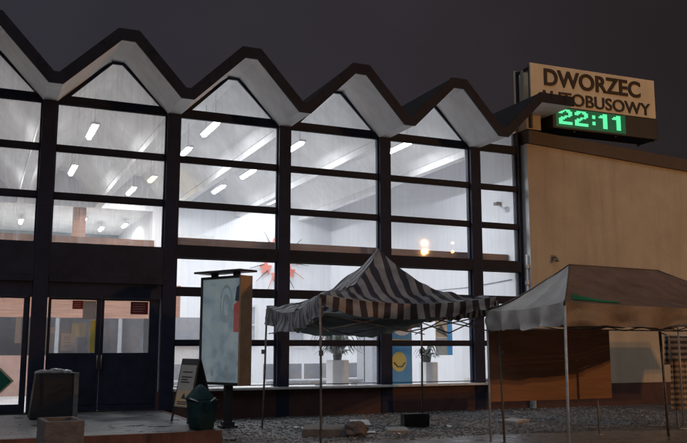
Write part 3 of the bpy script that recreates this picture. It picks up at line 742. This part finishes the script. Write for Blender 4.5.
def hang_cloth(name,label,x0,x1,y,z0,z1,mt,vert=False):
    mb=MB(); n=40;k=14; idx=[];uv=[]
    for j in range(k+1):
        row=[];ru=[]
        for i in range(n+1):
            s=i/n;q=j/k; x=lerp(x0,x1,s); z=lerp(z1,z0,q)+.01*math.sin(s*9); yy=y+(.015+.03*q)*math.sin(s*22+q)
            row.append(mb.add([(x,yy,z)])); ru.append((z,x) if vert else (x,z))
        idx.append(row);uv.append(ru)
    for j in range(k):
        for i in range(n): mb.face([idx[j][i],idx[j][i+1],idx[j+1][i+1],idx[j+1][i]],0,[uv[j][i],uv[j][i+1],uv[j+1][i+1],uv[j+1][i]],True)
    return tag(mb.build(name,mt,None,fix=False),label,'cloth')
hang_cloth('checked_cloth','beige and brown checked cloth hanging low at the right edge',10.69,12.2,-5.42,.33,1.22,M['checker'])
hang_cloth('striped_cloth','dark grey horizontally striped cloth hanging above the checked cloth',10.66,12.4,-5.34,1.15,1.67,M['checker2'],True)

# ------------------------------------------------------------------ advertising display
bl=thing('advertising_display','freestanding poster display on a single post with a dark flat hood','advertising display',(3.2,-2.02,0))
pr=Vector((3.34,-2.43,0)); pl=pr+Vector((-math.cos(R(62)),math.sin(R(62)),0))*1.1   # right-near and left-far bottom corners of the face
fd=(pl-pr); FW=fd.length; ang=math.atan2(pr.y-pl.y,pr.x-pl.x)
BM=Matrix.Translation(pl)@Matrix.Rotation(ang,4,'Z')
TH=.30
zb,zt=.78,2.80
mb=MB(); f=.05
mb.box(0,f,0,TH,zb,zt,0,BM); mb.box(f,FW-f,0,TH,zb,zb+f,0,BM); mb.box(f,FW-f,0,TH,zt-f,zt,0,BM); mb.box(f,FW-f,TH-.03,TH,zb+f,zt-f,0,BM)
mb.build('case',M['caseblack'],bl)
MB().bevbox(FW-f+.001,FW,-.002,TH,zb,zt,.006,0,BM).build('side_panel',M['orangeside'],bl)
po=MB().quad([BM@Vector(q) for q in ((f,.02,zb+f),(FW-f,.02,zb+f),(FW-f,.02,zt-f),(f,.02,zt-f))]).build('poster',M['poster'],bl,fix=False)
MB().quad([BM@Vector(q) for q in ((FW-.2,.014,1.75),(FW-f-.01,.014,1.75),(FW-f-.01,.014,2.35),(FW-.2,.014,2.25))]).build('red_print',M['redposter'],po,fix=False)
def disc(name,x,z,rx,rz_,mt,y,hole=0):
    n=36; mb=MB(); o=[mb.add([BM@Vector((x+rx*math.cos(t*6.2832/n),y,z+rz_*math.sin(t*6.2832/n)))]) for t in range(n)]
    if hole:
        i_=[mb.add([BM@Vector((x+rx*hole*math.cos(t*6.2832/n),y,z+rz_*hole*math.sin(t*6.2832/n)))]) for t in range(n)]
        for k in range(n): mb.face([o[k],o[(k+1)%n],i_[(k+1)%n],i_[k]])
    else: mb.face(o)
    return mb.build(name,mt,po,fix=False)
disc('oval_ring',.70,2.28,.17,.36,M['motif'],.016,.82)
disc('oval_ring',.70,2.22,.10,.24,M['motif'],.016,.7)
MB().quad([BM@Vector(q) for q in ((FW-.17,.0135,2.32),(FW-f-.01,.0135,2.32),(FW-f-.01,.0135,2.62),(FW-.13,.0135,2.58))]).build('dark_print',M['darkprint'],po,fix=False)
for z in (2.66,2.63): MB().quad([BM@Vector(q) for q in ((.25,.016,z),(.42,.016,z),(.42,.016,z+.014),(.25,.016,z+.014))]).build('text_line',M['motif'],po,fix=False)
MB().quad([BM@Vector(q) for q in ((f+.01,.0165,1.62),(FW-f-.01,.0165,1.62),(FW-f-.01,.0165,1.626),(f+.01,.0165,1.626))]).build('fold_line',M['motif'],po,fix=False)
for (x,z,r) in ((.35,1.0,.05),(.72,1.05,.06),(.9,1.32,.05),(.8,.95,.04)):
    mb=MB(); i=mb.add([BM@Vector((x+r*math.cos(t),.015,z+r*1.3*math.sin(t))) for t in [k*.524 for k in range(12)]]); mb.face(range(i,i+12)); mb.build('printed_motif',M['motif'],po,fix=False)
MB().quad([BM@Vector(q) for q in ((f,.008,zb+f),(FW-f,.008,zb+f),(FW-f,.008,zt-f),(f,.008,zt-f))]).build('glass',M['glass'],bl,fix=False)
mb=MB(); mb.bevbox(-.12,FW+.04,-.08,TH+.08,zt+.07,zt+.11,.01,0,BM); mb.build('hood',M['caseblack'],bl)
for x in (.2,FW-.3): MB().box(x,x+.1,.08,.18,zt,zt+.07,0,BM).build('hood_bracket',M['caseblack'],bl)
pc=BM@Vector((FW*.6,TH/2,0))
mb=MB(); mb.bevbox(pc.x-.075,pc.x+.075,pc.y-.06,pc.y+.06,.05,zb,.008); mb.build('post',M['caseblack'],bl)
mb=MB(); mb.bevbox(pc.x-.16,pc.x+.16,pc.y-.14,pc.y+.14,0,.05,.01); mb.bevbox(pc.x-.11,pc.x+.11,pc.y-.1,pc.y+.1,.05,.12,.01); mb.build('base_plate',M['caseblack'],bl)

# ------------------------------------------------------------------ sandwich board on the platform
sb=thing('sandwich_board','leaning pavement sandwich board with a pale sheet and orange base print','sandwich board',(2.15,-3,.22))
# front face looks to -x (toward the doors) and toward the camera
a=Vector((2.06,-2.70)); b=Vector((2.17,-3.30)) 
def board_face(o0,o1,lean,z0,z1):
    """corner points: bottom at o0,o1, top shifted by lean vector"""
    return [Vector((o0.x,o0.y,z0)),Vector((o1.x,o1.y,z0)),Vector((o1.x+lean.x,o1.y+lean.y,z1)),Vector((o0.x+lean.x,o0.y+lean.y,z1))]
u=Vector((.17,-.52,0)).normalized(); nrm=Vector((-.52*1,-.17,0)).normalized()
base=Vector((2.04,-2.72,.22)); wd=.56; H=1.06; lean=-nrm*.2
def bp(s,t,o=0): return base+u*(s*wd)+lean*t+Vector((0,0,H*t))+nrm*o
def sheet(s0,s1,t0,t1,o,name,mt,par): return MB().quad([bp(s0,t0,o),bp(s1,t0,o),bp(s1,t1,o),bp(s0,t1,o)]).build(name,mt,par,fix=False)
def slab(mb,s0,s1,t0,t1,o0,o1):
    i=mb.add([bp(s,t,o) for o in (o0,o1) for (s,t) in ((s0,t0),(s1,t0),(s1,t1),(s0,t1))])
    for q in ((3,2,1,0),(4,5,6,7),(0,1,5,4),(1,2,6,5),(2,3,7,6),(3,0,4,7)): mb.face([i+k for k in q])
mb=MB(); slab(mb,0,1,.22,1,-.02,0); fp=mb.build('front_panel',M['caseblack'],sb)
mb=MB(); slab(mb,0,.07,0,.22,-.02,0); mb.build('leg',M['caseblack'],sb)
mb=MB(); slab(mb,.93,1,0,.22,-.02,0); mb.build('leg',M['caseblack'],sb)
ps=sheet(.06,.94,.24,.90,.004,'printed_sheet',M['cream'] if False else M['palegrey'],fp)
sheet(.1,.9,.25,.50,.008,'orange_print',M['tan'],ps)
for t in (.78,.70,.66,.62): sheet(.2,.2+.3+random.random()*.28,t,t+.018,.008,'text_line',M['caseblack'],ps)
for t in (.31,.28): sheet(.2,.75,t,t+.016,.011,'text_line',M['caseblack'],ps)
MB().quad([bp(.38,.37,.011),bp(.64,.37,.011),bp(.51,.46,.011)]).build('triangle_mark',M['letter'],ps,fix=False)
# rear panel opening to the other side
top=bp(0,1,-.02); top2=bp(1,1,-.02)
back=-nrm*.55
mb=MB(); i=mb.add([top,top2,Vector((top2.x,top2.y,.22))+back*.6,Vector((top.x,top.y,.22))+back*.6]); mb.face([i,i+1,i+2,i+3]); 
j=mb.add([q+back*.03 for q in (top,top2,Vector((top2.x,top2.y,.22))+back*.6,Vector((top.x,top.y,.22))+back*.6)]); mb.face([j+3,j+2,j+1,j]); mb.face([i,j,j+1,i+1]); mb.face([i+1,j+1,j+2,i+2]); mb.face([i+3,i+2,j+2,j+3]); mb.face([i,i+3,j+3,j])
mb.build('rear_panel',M['caseblack'],sb)

# ------------------------------------------------------------------ dark green litter bin on the platform edge
gb=thing('litter_bin','dark green plastic litter bin with a hooded top at the platform edge','bin',(2.12,-4.3,.22))
def sq(cx,cy,hw,z,rz=.35):
    return [(cx+hw*(math.cos(rz)*sx-math.sin(rz)*sy),cy+hw*(math.sin(rz)*sx+math.cos(rz)*sy),z) for sx,sy in ((-1,-1),(1,-1),(1,1),(-1,1))]
def loft(mb,levels,cx,cy,rz,m=0,nseg=16,p=4.0):
    rings=[]
    for hw,z in levels:
        pts=[]
        for k in range(nseg*2):
            t=k*math.pi/nseg; c,s=math.cos(t),math.sin(t); rr=(abs(c)**p+abs(s)**p)**(-1/p)
            x,y=hw*rr*c,hw*rr*s; pts.append((cx+x*math.cos(rz)-y*math.sin(rz),cy+x*math.sin(rz)+y*math.cos(rz),z))
        rings.append(mb.add(pts))
    n=nseg*2
    for a_,b_ in zip(rings,rings[1:]):
        for k in range(n): mb.face([a_+k,a_+(k+1)%n,b_+(k+1)%n,b_+k],m,smooth=True)
    mb.face([rings[0]+k for k in range(n)][::-1],m); mb.face([rings[-1]+k for k in range(n)],m)
GX,GY=2.2,-4.22
mb=MB(); loft(mb,[(.15,.225),(.165,.24),(.205,.62),(.215,.67)],GX,GY,.3); mb.build('body',M['green_bin'],gb)
mb=MB(); loft(mb,[(.205,.672),(.20,.69),(.10,.83),(.02,.90)],GX-.03,GY,.3); hd=mb.build('hood',M['green_bin'],gb)
mb=MB()
for s in (-1,1):
    mb.tube([(GX+s*.2-.03,GY-.16,.70),(GX+s*.10-.02,GY-.235,.655)],.012,6)
mb.build('clip',M['metal'],gb)

# ------------------------------------------------------------------ litter container by the door and the concrete planter
lc=thing('rubbish_container','dark sheet metal rubbish container standing by the entrance doors','container',(.3,-1.2,.22))
mb=MB(); CX,CY=.26,-1.25
i=mb.add([(CX-.42,CY-.25,.24),(CX+.36,CY-.25,.24),(CX+.36,CY+.25,.24),(CX-.42,CY+.25,.24),(CX-.34,CY-.22,1.02),(CX+.36,CY-.22,1.02),(CX+.36,CY+.22,1.02),(CX-.34,CY+.22,1.02)])
for q in ((3,2,1,0),(4,5,6,7),(0,1,5,4),(1,2,6,5),(2,3,7,6),(3,0,4,7)): mb.face([i+k for k in q])
mb.build('body',M['greybin'],lc)
MB().bevbox(CX+.30,CX+.38,CY-.27,CY-.235,.24,1.03,.006).build('corner_rail',M['binedge'],lc)
mb=MB()
for (dx,r) in ((-.22,.1),(.02,.14),(.16,.1)):
    bm=bmesh.new(); bmesh.ops.create_icosphere(bm,subdivisions=3,radius=1)
    for v in bm.verts:
        v.co*=1+.25*noise.noise(v.co*2.5+Vector((dx*9,0,0)))
        v.co=Vector((CX+dx+v.co.x*r*1.4,CY+v.co.y*.15,1.02+v.co.z*r*.55))
    mb.bm(bm,0,None,True)
mb.build('rubbish_bags',M['bag'],lc,fix=False)

pn=thing('concrete_planter','square empty concrete planter box in the foreground below the doors','planter',(-.05,-6.3,0))
PM=Matrix.Translation((-.07,-6.12,0))@Matrix.Rotation(R(4),4,'Z')
mb=MB(); h=.6
for q in ((-.23,.23,-.34,-.28),(-.23,.23,.28,.34)): mb.bevbox(*q,0.004,h,.012,0,PM)
for q in ((-.23,-.17,-.279,.279),(.17,.23,-.279,.279)): mb.bevbox(*q,0.004,h,.012,0,PM)
mb.build('box',M['planter'],pn)
mb=MB(); mb.box(-.169,.169,-.279,.279,.02,.42,0,PM); mb.build('soil',M['earth'],pn)

# ------------------------------------------------------------------ litter and slabs on the gravel
def slab_thing(name,label,cx,cy,w,d,h,rz,m,z=.0,tilt=0,cat='slab',group=None):
    Mx=Matrix.Translation((cx,cy,z))@Matrix.Rotation(rz,4,'Z')@Matrix.Rotation(tilt,4,'X')
    bm=bmesh.new(); bmesh.ops.create_cube(bm,size=1)
    for v in bm.verts: v.co=Vector((v.co.x*w,v.co.y*d,(v.co.z+.5)*h))
    bmesh.ops.subdivide_edges(bm,edges=bm.edges[:],cuts=3,use_grid_fill=True)
    for v in bm.verts: v.co+=Vector((noise.noise(v.co*6+Vector((cx,cy,0))),noise.noise(v.co*6+Vector((cy,cx,5))),noise.noise(v.co*5+Vector((3,cx,cy)))))*.012
    bmesh.ops.bevel(bm,geom=[e for e in bm.edges if e.is_manifold and e.calc_face_angle()>1],offset=.008,segments=1,affect='EDGES')
    mb=MB(); mb.bm(bm,0,Mx); return tag(mb.build(name,m),label,cat,group)
slab_thing('black_block','black block with a rough face standing at the back leg of the striped tent',6.56,-3.15,.5,.22,.24,-.15,M['darkblock'],cat='block')
slab_thing('concrete_slab','thin pale slab lying propped behind the crumpled bag',5.68,-2.6,.36,.5,.05,-.35,M['white'],.02,.12)
slab_thing('concrete_slab','grey slab lying flat in front of the black block',5.75,-3.98,.36,.5,.07,-.4,M['concrete'],.0,.03)
slab_thing('concrete_slab','low slab lying on the gravel in front of the hanging panel',8.75,-3.2,.62,.4,.06,.5,M['concrete'],.0,.02)
slab_thing('timber_pallet','low brown wooden slab under the front pole of the striped tent',4.5,-3.75,.78,.8,.13,-.42,M['planter'],.0,.02,'pallet')
def lump(name,label,cx,cy,rx,ry,rz_,m,cat):
    bm=bmesh.new(); bmesh.ops.create_icosphere(bm,subdivisions=4,radius=1)
    for v in bm.verts:
        n_=noise.noise(v.co*1.7+Vector((cx,cy,0)))*.35+noise.noise(v.co*5+Vector((cy,0,cx)))*.14
        v.co*=1+n_; v.co=Vector((cx+v.co.x*rx,cy+v.co.y*ry,max(.002,rz_*.75+v.co.z*rz_)))
    mb=MB(); mb.bm(bm,0,None,True); return tag(mb.build(name,m,None,fix=False),label,cat)
lump('crumpled_bag','crumpled brownish bag lying on the gravel beside the wooden slab',4.83,-4.2,.22,.2,.14,M['planter'],'bag')
def scrap(label,cx,cy,w,d,rz,mt):
    mb=MB(); n=6; idx=[]
    for j in range(n+1):
        row=[]
        for i in range(n+1):
            x=(i/n-.5)*w; y=(j/n-.5)*d
            z=.02+.05*abs(noise.noise(Vector((x*9+cx,y*9+cy,1))))
            row.append(mb.add([(cx+x*math.cos(rz)-y*math.sin(rz),cy+x*math.sin(rz)+y*math.cos(rz),z)]))
        idx.append(row)
    for j in range(n):
        for i in range(n): mb.face([idx[j][i],idx[j][i+1],idx[j+1][i+1],idx[j+1][i]],0,None,True)
    return tag(mb.build('paper_scrap',mt,None,fix=False),label,'litter')
scrap('white paper scrap left of the wooden slab',4.42,-2.75,.14,.3,.3,M['paper'])
scrap('crumpled white scrap beside the brown bag',5.25,-3.9,.2,.25,-.4,M['paper'])
scrap('small white scrap near the kerb behind the grey slab',5.55,-4.35,.09,.12,.8,M['paper'])
scrap('tiny pale scrap beyond the black block',7.0,-3.6,.1,.14,.2,M['paper'])
scrap('pale scrap at the foot of the poster display',2.75,-3.9,.22,.3,.5,M['bag'])

# ------------------------------------------------------------------ notices on the glass
def notice(name,label,x0,x1,z0,z1,mt,y=-.012,cat='notice',frame=None):
    t=MB().box(x0,x1,y-.004,y,z0,z1).build(name,mt); return tag(t,label,cat)
def lines(o,x0,x1,zs,mt,y=-.0175,h=.012):
    for z in zs:
        MB().quad([(x0,y,z),(x0+(x1-x0)*random.uniform(.6,1),y,z),(x1-(x1-x0)*random.uniform(0,.2),y,z+h),(x0,y,z+h)]).build('text_line',mt,o,fix=False)
o=notice('door_notice','small dark red plate at the top of the first door pane',.62,.82,2.22,2.385,M['red'],-.012); lines(o,.65,.79,(2.34,2.3,2.26),M['redprint'])
o=notice('door_notice','larger dark red plate at the top of the second door pane',1.75,2.1,2.13,2.385,M['red'],-.012); lines(o,1.79,2.06,(2.33,2.28,2.23,2.18),M['redprint'],h=.022)
o=notice('door_notice','white paper sheet stuck low on the first door pane',.44,.70,1.4,1.74,M['paper']); lines(o,.48,.66,(1.66,1.62,1.56,1.5),M['greysheet'],h=.008)
notice('door_notice','grey sheet at the upper right of the first door pane',.82,1.07,2.02,2.385,M['greysheet'])
notice('door_notice','yellow strip at the right edge of the first door pane',.98,1.07,1.37,2.0,M['yellow'])
notice('door_notice','pale strip at the right edge of the second door pane',2.02,2.12,1.37,2.05,M['paper'])
notice('door_notice','small white slip at the left edge of the first door pane',.23,.32,1.74,1.86,M['paper'])
notice('door_notice','white sheet low on the full glass door beside the green sign',-.41,-.3,1.55,2.05,M['paper'])
gs=thing('green_diamond_sign','green diamond sign with a cream border on the full glass door','sign',(-.95,-.02,.84))
cx,cz,r_=-1.0,.84,.62
MB().prism([(cx,cz-r_),(cx+r_,cz),(cx,cz+r_),(cx-r_,cz)],'y',-.056,-.05).build('border',M['cream'],gs)
r2=r_-.05
MB().prism([(cx,cz-r2),(cx+r2,cz),(cx,cz+r2),(cx-r2,cz)],'y',-.061,-.057).build('field',M['greensign'],gs)

# ------------------------------------------------------------------ interior furnishings seen through the glass
kk=thing('ticket_kiosk','ticket kiosk with an orange wooden header behind the entrance doors','kiosk',(-1,7,.2))
mb=MB(); mb.box(-6,4.2,6.4,6.5,2.25,3.2); mb.build('header',M['orangewood'],kk)
mb=MB(); mb.box(-6,4.2,6.38,6.5,.2,1.25); mb.build('counter',M['pink'],kk)
for x in (-6,-4.3,-2.6,-.9,.85,2.5,4.1): MB().box(x,x+.1,6.4,6.5,1.255,2.245).build('mullion',M['greysheet'],kk)
mb=MB(); mb.box(-6,4.2,7.8,7.9,.2,3.2); mb.build('rear_wall',M['greysheet'],kk)
mb=MB(); mb.box(-6,4.2,6.5,7.8,3.1,3.2); mb.build('roof',M['greysheet'],kk)
for i,x in enumerate((-2.0,1.4)):
    MB().box(x,x+.4,7.77,7.79,1.75,2.15).build('board',M['cream'] if i else M['paper'],kk)

pl1=[]
def strap_plant(name,label,cx,cy,z0,n,ln,mts,seed):
    random.seed(seed); t=thing(name,label,'plant',(cx,cy,z0))
    mb=MB()
    for i in range(n):
        a=random.random()*6.28; L=ln*random.uniform(.6,1.1); up=random.uniform(.6,3.0); w=random.uniform(.024,.045); mi=random.choice([0,0,1])
        side=Vector((-math.sin(a),math.cos(a),0)); prev=None
        for k in range(7):
            q=k/6; rad=L*(q**.9)*.75; z=z0+.05+L*up*(q-.85*q*q*1.1); ww=w*(1-q)**.6*(1+.3*math.sin(q*3))
            c=Vector((cx+rad*math.cos(a),cy+rad*math.sin(a),z)); cur=mb.add([c-side*ww,c+side*ww])
            if prev is not None: mb.face([prev,prev+1,cur+1,cur],mi,None,True)
            prev=cur
    mb.build('foliage',mts,t,fix=False)
    MB().lathe([(.09,-.02),(.11,.1),(.12,.13),(.11,.13)],(cx,cy,z0-.02),16).build('pot',M['caseblack'],t)
    random.seed(seed+1)
def pedestal(label,cx,cy,w,h):
    t=MB().bevbox(cx-w/2,cx+w/2,cy-w/2,cy+w/2,.2,h,.01).build('plant_stand',M['white']); return tag(t,label,'plant stand')
pedestal('white square plant stand under the bushy plant behind the striped tent',6.93,1.4,.42,1.16)
strap_plant('potted_plant','bushy plant with long drooping leaves on the white stand',6.93,1.4,1.17,80,1.0,[M['leaf'],M['leafgrey']],3)
pedestal('white square plant stand beside the blue poster',9.5,1.5,.34,1.09)
strap_plant('potted_plant','dark slim potted plant on the stand beside the blue poster',9.45,1.5,1.1,34,.55,[M['leaf'],M['leaf']],9)

bp_=thing('lottery_poster','tall blue poster with a white oval logo and yellow ball','poster',(8.45,.9,.5))
MB().box(8.16,8.70,.9,.92,.5,2.3).build('sheet',M['blue'],bp_)
mb=MB(); i=mb.add([(8.43+.25*math.cos(t),.893,1.92+.17*math.sin(t)) for t in [k*6.2832/28 for k in range(28)]]); mb.face(range(i,i+28)); ov=mb.build('oval',M['paper'],bp_,fix=False)
text_fit('LOTTO','logo_text',M['red'],.34,.11,(8.26,.889,1.865),0,bp_,.004,.001)
MB().quad([(8.165,.893,1.52),(8.695,.893,1.50),(8.695,.893,1.64),(8.165,.893,1.66)]).build('yellow_band',M['yellow'],bp_,fix=False)
mb=MB(); i=mb.add([(8.34+.2*math.cos(t),.893,1.12+.24*math.sin(t)) for t in [k*6.2832/28 for k in range(28)]]); mb.face(range(i,i+28)); mb.build('ball',M['yellow'],bp_,fix=False)
mb=MB(); mb.tube([(8.2,.888,1.1),(8.3,.888,1.0),(8.42,.888,1.0),(8.5,.888,1.1)],.018,6); mb.build('ball_mark',M['letter'],bp_)

p2=thing('wall_poster','tan and blue poster hanging at the right of the plants','poster',(10.4,2.5,1.2))
MB().box(10.3,10.66,2.5,2.52,1.72,2.5).build('upper_sheet',M['tan'],p2)
MB().box(10.665,10.82,2.5,2.52,1.25,2.5).build('blue_strip',M['blue'],p2)
MB().box(10.3,10.66,2.5,2.52,1.25,1.715).build('lower_sheet',M['palegrey'],p2)
MB().prism([(10.3,1.9),(10.66,1.75),(10.48,2.05)],'y',2.48,2.495).build('bow_print',M['caseblack'],p2)
hang_cloth('side_curtain','lavender striped curtain beside the fourth column',7.58,7.78,.55,.6,2.5,M['lavender'],True)
# far wall things
def wall_window(label,x0,x1,z0,z1,y=11.99):
    t=thing('office_window',label,'window',((x0+x1)/2,y,z0),'grey office windows in the back wall')
    mb=MB(); f=.08
    mb.box(x0-f,x0,y-.06,y,z0-f,z1+f); mb.box(x1,x1+f,y-.06,y,z0-f,z1+f); mb.box(x0,x1,y-.06,y,z0-f,z0); mb.box(x0,x1,y-.06,y,z1,z1+f); mb.box(x0,x1,y-.06,y,(z0+z1)/2-.03,(z0+z1)/2+.03)
    mb.build('frame',M['white'],t)
    MB().box(x0,x1,y-.02,y-.002,z0,z1).build('glazing',M['greysheet'],t)
wall_window('grey office window on the back wall left of the bushy plant',9.3,10.1,1.5,2.55)
wall_window('grey office window on the back wall behind the poster display',7.0,8.2,1.6,2.9)
def endwin():
    t=thing('grey_cabinet','tall grey cabinet against the end wall seen right of the bushy plant','cabinet',(11.1,8.2,.2))
    MB().box(10.85,11.22,7.6,8.8,.2,2.3).build('body',M['greysheet'],t)
    MB().box(10.835,10.848,8.18,8.22,.3,2.2).build('door_gap',M['caseblack'],t)
endwin()
ac=thing('wall_shelf','long thin white shelf high on the back wall','shelf',(5.9,11.9,5.3)); MB().box(4.9,6.55,11.7,11.99,5.28,5.40).build('board',M['white'],ac); MB().box(4.9,6.55,11.72,11.99,5.1,5.27).build('apron',M['greysheet'],ac)
# starburst wall ornament
so=thing('starburst_ornament','red and black starburst ornament high on the back wall','ornament',(8.9,11.95,4.2))
random.seed(5)
for k in range(14):
    a=k*2*math.pi/14+.1; 
    c=Vector((9.1+.6*math.cos(a),11.93,4.66+.6*math.sin(a)))
    if k%2==0:
        r=.19; mb=MB(); i=mb.add([(c.x+r*(1+.35*math.sin(t*5))*math.cos(t),11.93,c.z+r*(1+.35*math.sin(t*5))*math.sin(t)) for t in [q*.2618 for q in range(24)]]); mb.face(range(i,i+24)); mb.build('petal',M['starred'],so,fix=False)
    d=Vector((math.cos(a+.2),0,math.sin(a+.2))); 
    MB().tube([Vector((9.1,11.92,4.66))+d*.6,Vector((9.1,11.92,4.66))+d*1.2],[.018,.008],6).build('ray',M['caseblack'] if k%3 else M['starred'],so)
cb=thing('wall_cable','thin dark cable sagging along the white end wall','cable',(11.22,2,2.9))
MB().tube([(11.225,6.6,3.2),(11.225,4.6,3.12),(11.225,2.2,3.09),(11.225,.25,3.16)],.012,6).build('cable',M['greysheet'],cb)
sc=thing('security_camera','small grey camera on a bracket high on the white end wall','camera',(11.2,1.0,4.8))
MB().bevbox(11.19,11.235,.6,.7,5.1,5.2,.006).build('mount',M['greysheet'],sc); MB().tube([(11.19,.65,5.15),(11.1,.65,5.16),(11.02,.56,5.13)],.018,6).build('arm',M['greysheet'],sc); MB().bevbox(10.95,11.07,.4,.56,5.08,5.16,.012).build('housing',M['dullmetal'],sc)
# benches and counter
def bench(label,x,y,n,rz=0):
    t=thing('waiting_bench',label,'bench',(x,y,.2),'benches in the waiting hall')
    for i in range(n):
        q=x+i*.55
        MB().bevbox(q,q+.48,y,y+.42,.60,.64,.01).build('seat',M['greysheet'],t)
        MB().bevbox(q,q+.48,y+.42,y+.46,.66,1.05,.01).build('backrest',M['greysheet'],t)
    MB().box(x,x+n*.55,y+.18,y+.24,.54,.595).build('beam',M['metal'],t)
    for q in (x+.2,x+n*.55-.25): MB().box(q,q+.05,y+.02,y+.42,.2,.535).build('leg',M['metal'],t)
bench('grey seat row beside the bushy plant, left side',5.6,2.6,3); bench('grey seat row beside the bushy plant, right side',7.35,3.0,2)
bench('grey seat row behind the poster display',3.4,3.2,3)
ct=thing('white_counter','white service counter with a grey front behind the poster display','counter',(4,5,.2))
MB().box(3.5,5.2,4.9,5.4,.2,1.5).build('body',M['white'],ct); MB().box(3.55,4.6,4.87,4.895,1.5,2.25).build('screen',M['greysheet'],ct); MB().box(3.45,5.25,4.85,5.45,1.505,1.55).build('top',M['greysheet'],ct)
for i,(x,z) in enumerate(((8.85,0),)): pass
vs=MB().lathe([(.05,0),(.09,.1),(.11,.22),(.07,.32),(.04,.4),(.05,.44)],(10.55,.9,.7),16).build('vase',M['pink']); tag(vs,'pinkish vase by the window at the right of the plants','vase')
sv=MB().box(10.3,10.8,.7,1.1,.2,.695).build('display_stand',M['white']); tag(sv,'white display stand carrying the vase','stand')

# ------------------------------------------------------------------ street lamp (outside the frame, mirrored in the panes)
LP=Vector((24.5,-28.3,0))
sl=thing('street_lamp','tall street lamp with two sodium globes across the square','street lamp',(LP.x,LP.y,0),'street lamps across the square')
MB().tube([(LP.x,LP.y,0),(LP.x,LP.y,7.2)],[.1,.06],10).build('pole',M['dullmetal'],sl)
GR=.1
for z in (7.36,7.92):
    MB().lathe([(.02,-GR)]+[(GR*math.sin(t),-GR*math.cos(t)) for t in [k*math.pi/10 for k in range(1,10)]]+[(.02,GR)],(LP.x,LP.y,z),20).build('globe',M['sod'],sl)
MB().tube([(LP.x,LP.y,7.52),(LP.x,LP.y,7.76)],.03,8).build('collar',M['dullmetal'],sl)
s2=copy_tree(sl); s2.location=(26.1,-27.6,-.02)
for g_ in [c for c in s2.children if c.name.startswith('globe')]:
    g_.data=g_.data.copy(); g_.data.materials[0]=M['sod2']; g_['label']='dim globe'
M['sod'].node_tree.nodes['Emission'].inputs['Strength'].default_value=9000

# faint cool fill added to brighten the fronts, from the left in front of the hall
sd=bpy.data.lights.new('fill_sun','SUN'); so_=bpy.data.objects.new('fill_sun',sd); COL.objects.link(so_)
sd.energy=.52; sd.angle=R(50); sd.color=(.88,.93,1)
so_.rotation_euler=Vector((.45,.62,-.9)).to_track_quat('-Z','Y').to_euler()

# ------------------------------------------------------------------ world: night sky with town glow
w=bpy.data.worlds.new('World'); S.world=w; w.use_nodes=True; nt=w.node_tree; N=nt.nodes; L=nt.links
bg=N['Background']; tc=N.new('ShaderNodeTexCoord'); sp=N.new('ShaderNodeSeparateXYZ'); L.new(tc.outputs['Generated'],sp.inputs[0])
mr=N.new('ShaderNodeMapRange'); mr.inputs['From Min'].default_value=.05; mr.inputs['From Max'].default_value=.75; L.new(sp.outputs['X'],mr.inputs['Value'])
rp=N.new('ShaderNodeValToRGB'); rp.color_ramp.elements[0].color=(.031,.029,.038,1); rp.color_ramp.elements[1].color=(.022,.017,.0175,1)
L.new(mr.outputs['Result'],rp.inputs['Fac'])
cn=N.new('ShaderNodeTexNoise'); cn.inputs['Scale'].default_value=2.2; cn.inputs['Detail'].default_value=6; L.new(tc.outputs['Generated'],cn.inputs['Vector'])
cr=N.new('ShaderNodeMapRange'); cr.inputs['From Min'].default_value=.3; cr.inputs['From Max'].default_value=.7; cr.inputs['To Min'].default_value=.76; cr.inputs['To Max'].default_value=1.26; L.new(cn.outputs['Fac'],cr.inputs['Value'])
mm=N.new('ShaderNodeVectorMath'); mm.operation='SCALE'; L.new(rp.outputs['Color'],mm.inputs[0]); L.new(cr.outputs['Result'],mm.inputs['Scale'])
L.new(mm.outputs[0],bg.inputs['Color']); bg.inputs['Strength'].default_value=1.0

# ------------------------------------------------------------------ camera
cd=bpy.data.cameras.new('camera'); cam=bpy.data.objects.new('camera',cd); COL.objects.link(cam); S.camera=cam
cam.location=(-1.1097,-17.238,1.5); cam.rotation_euler=(math.pi/2+.148584,0,-.414484)
cd.sensor_width=36; cd.lens=36*830.0/687; cd.clip_end=600
S.view_settings.view_transform='Standard'; S.view_settings.look='None'; S.view_settings.exposure=0
S.render.engine='CYCLES'
S.cycles.use_denoising=True; S.cycles.max_bounces=8; S.cycles.diffuse_bounces=4; S.cycles.transparent_max_bounces=16
S.cycles.sample_clamp_indirect=6; S.cycles.use_light_tree=True
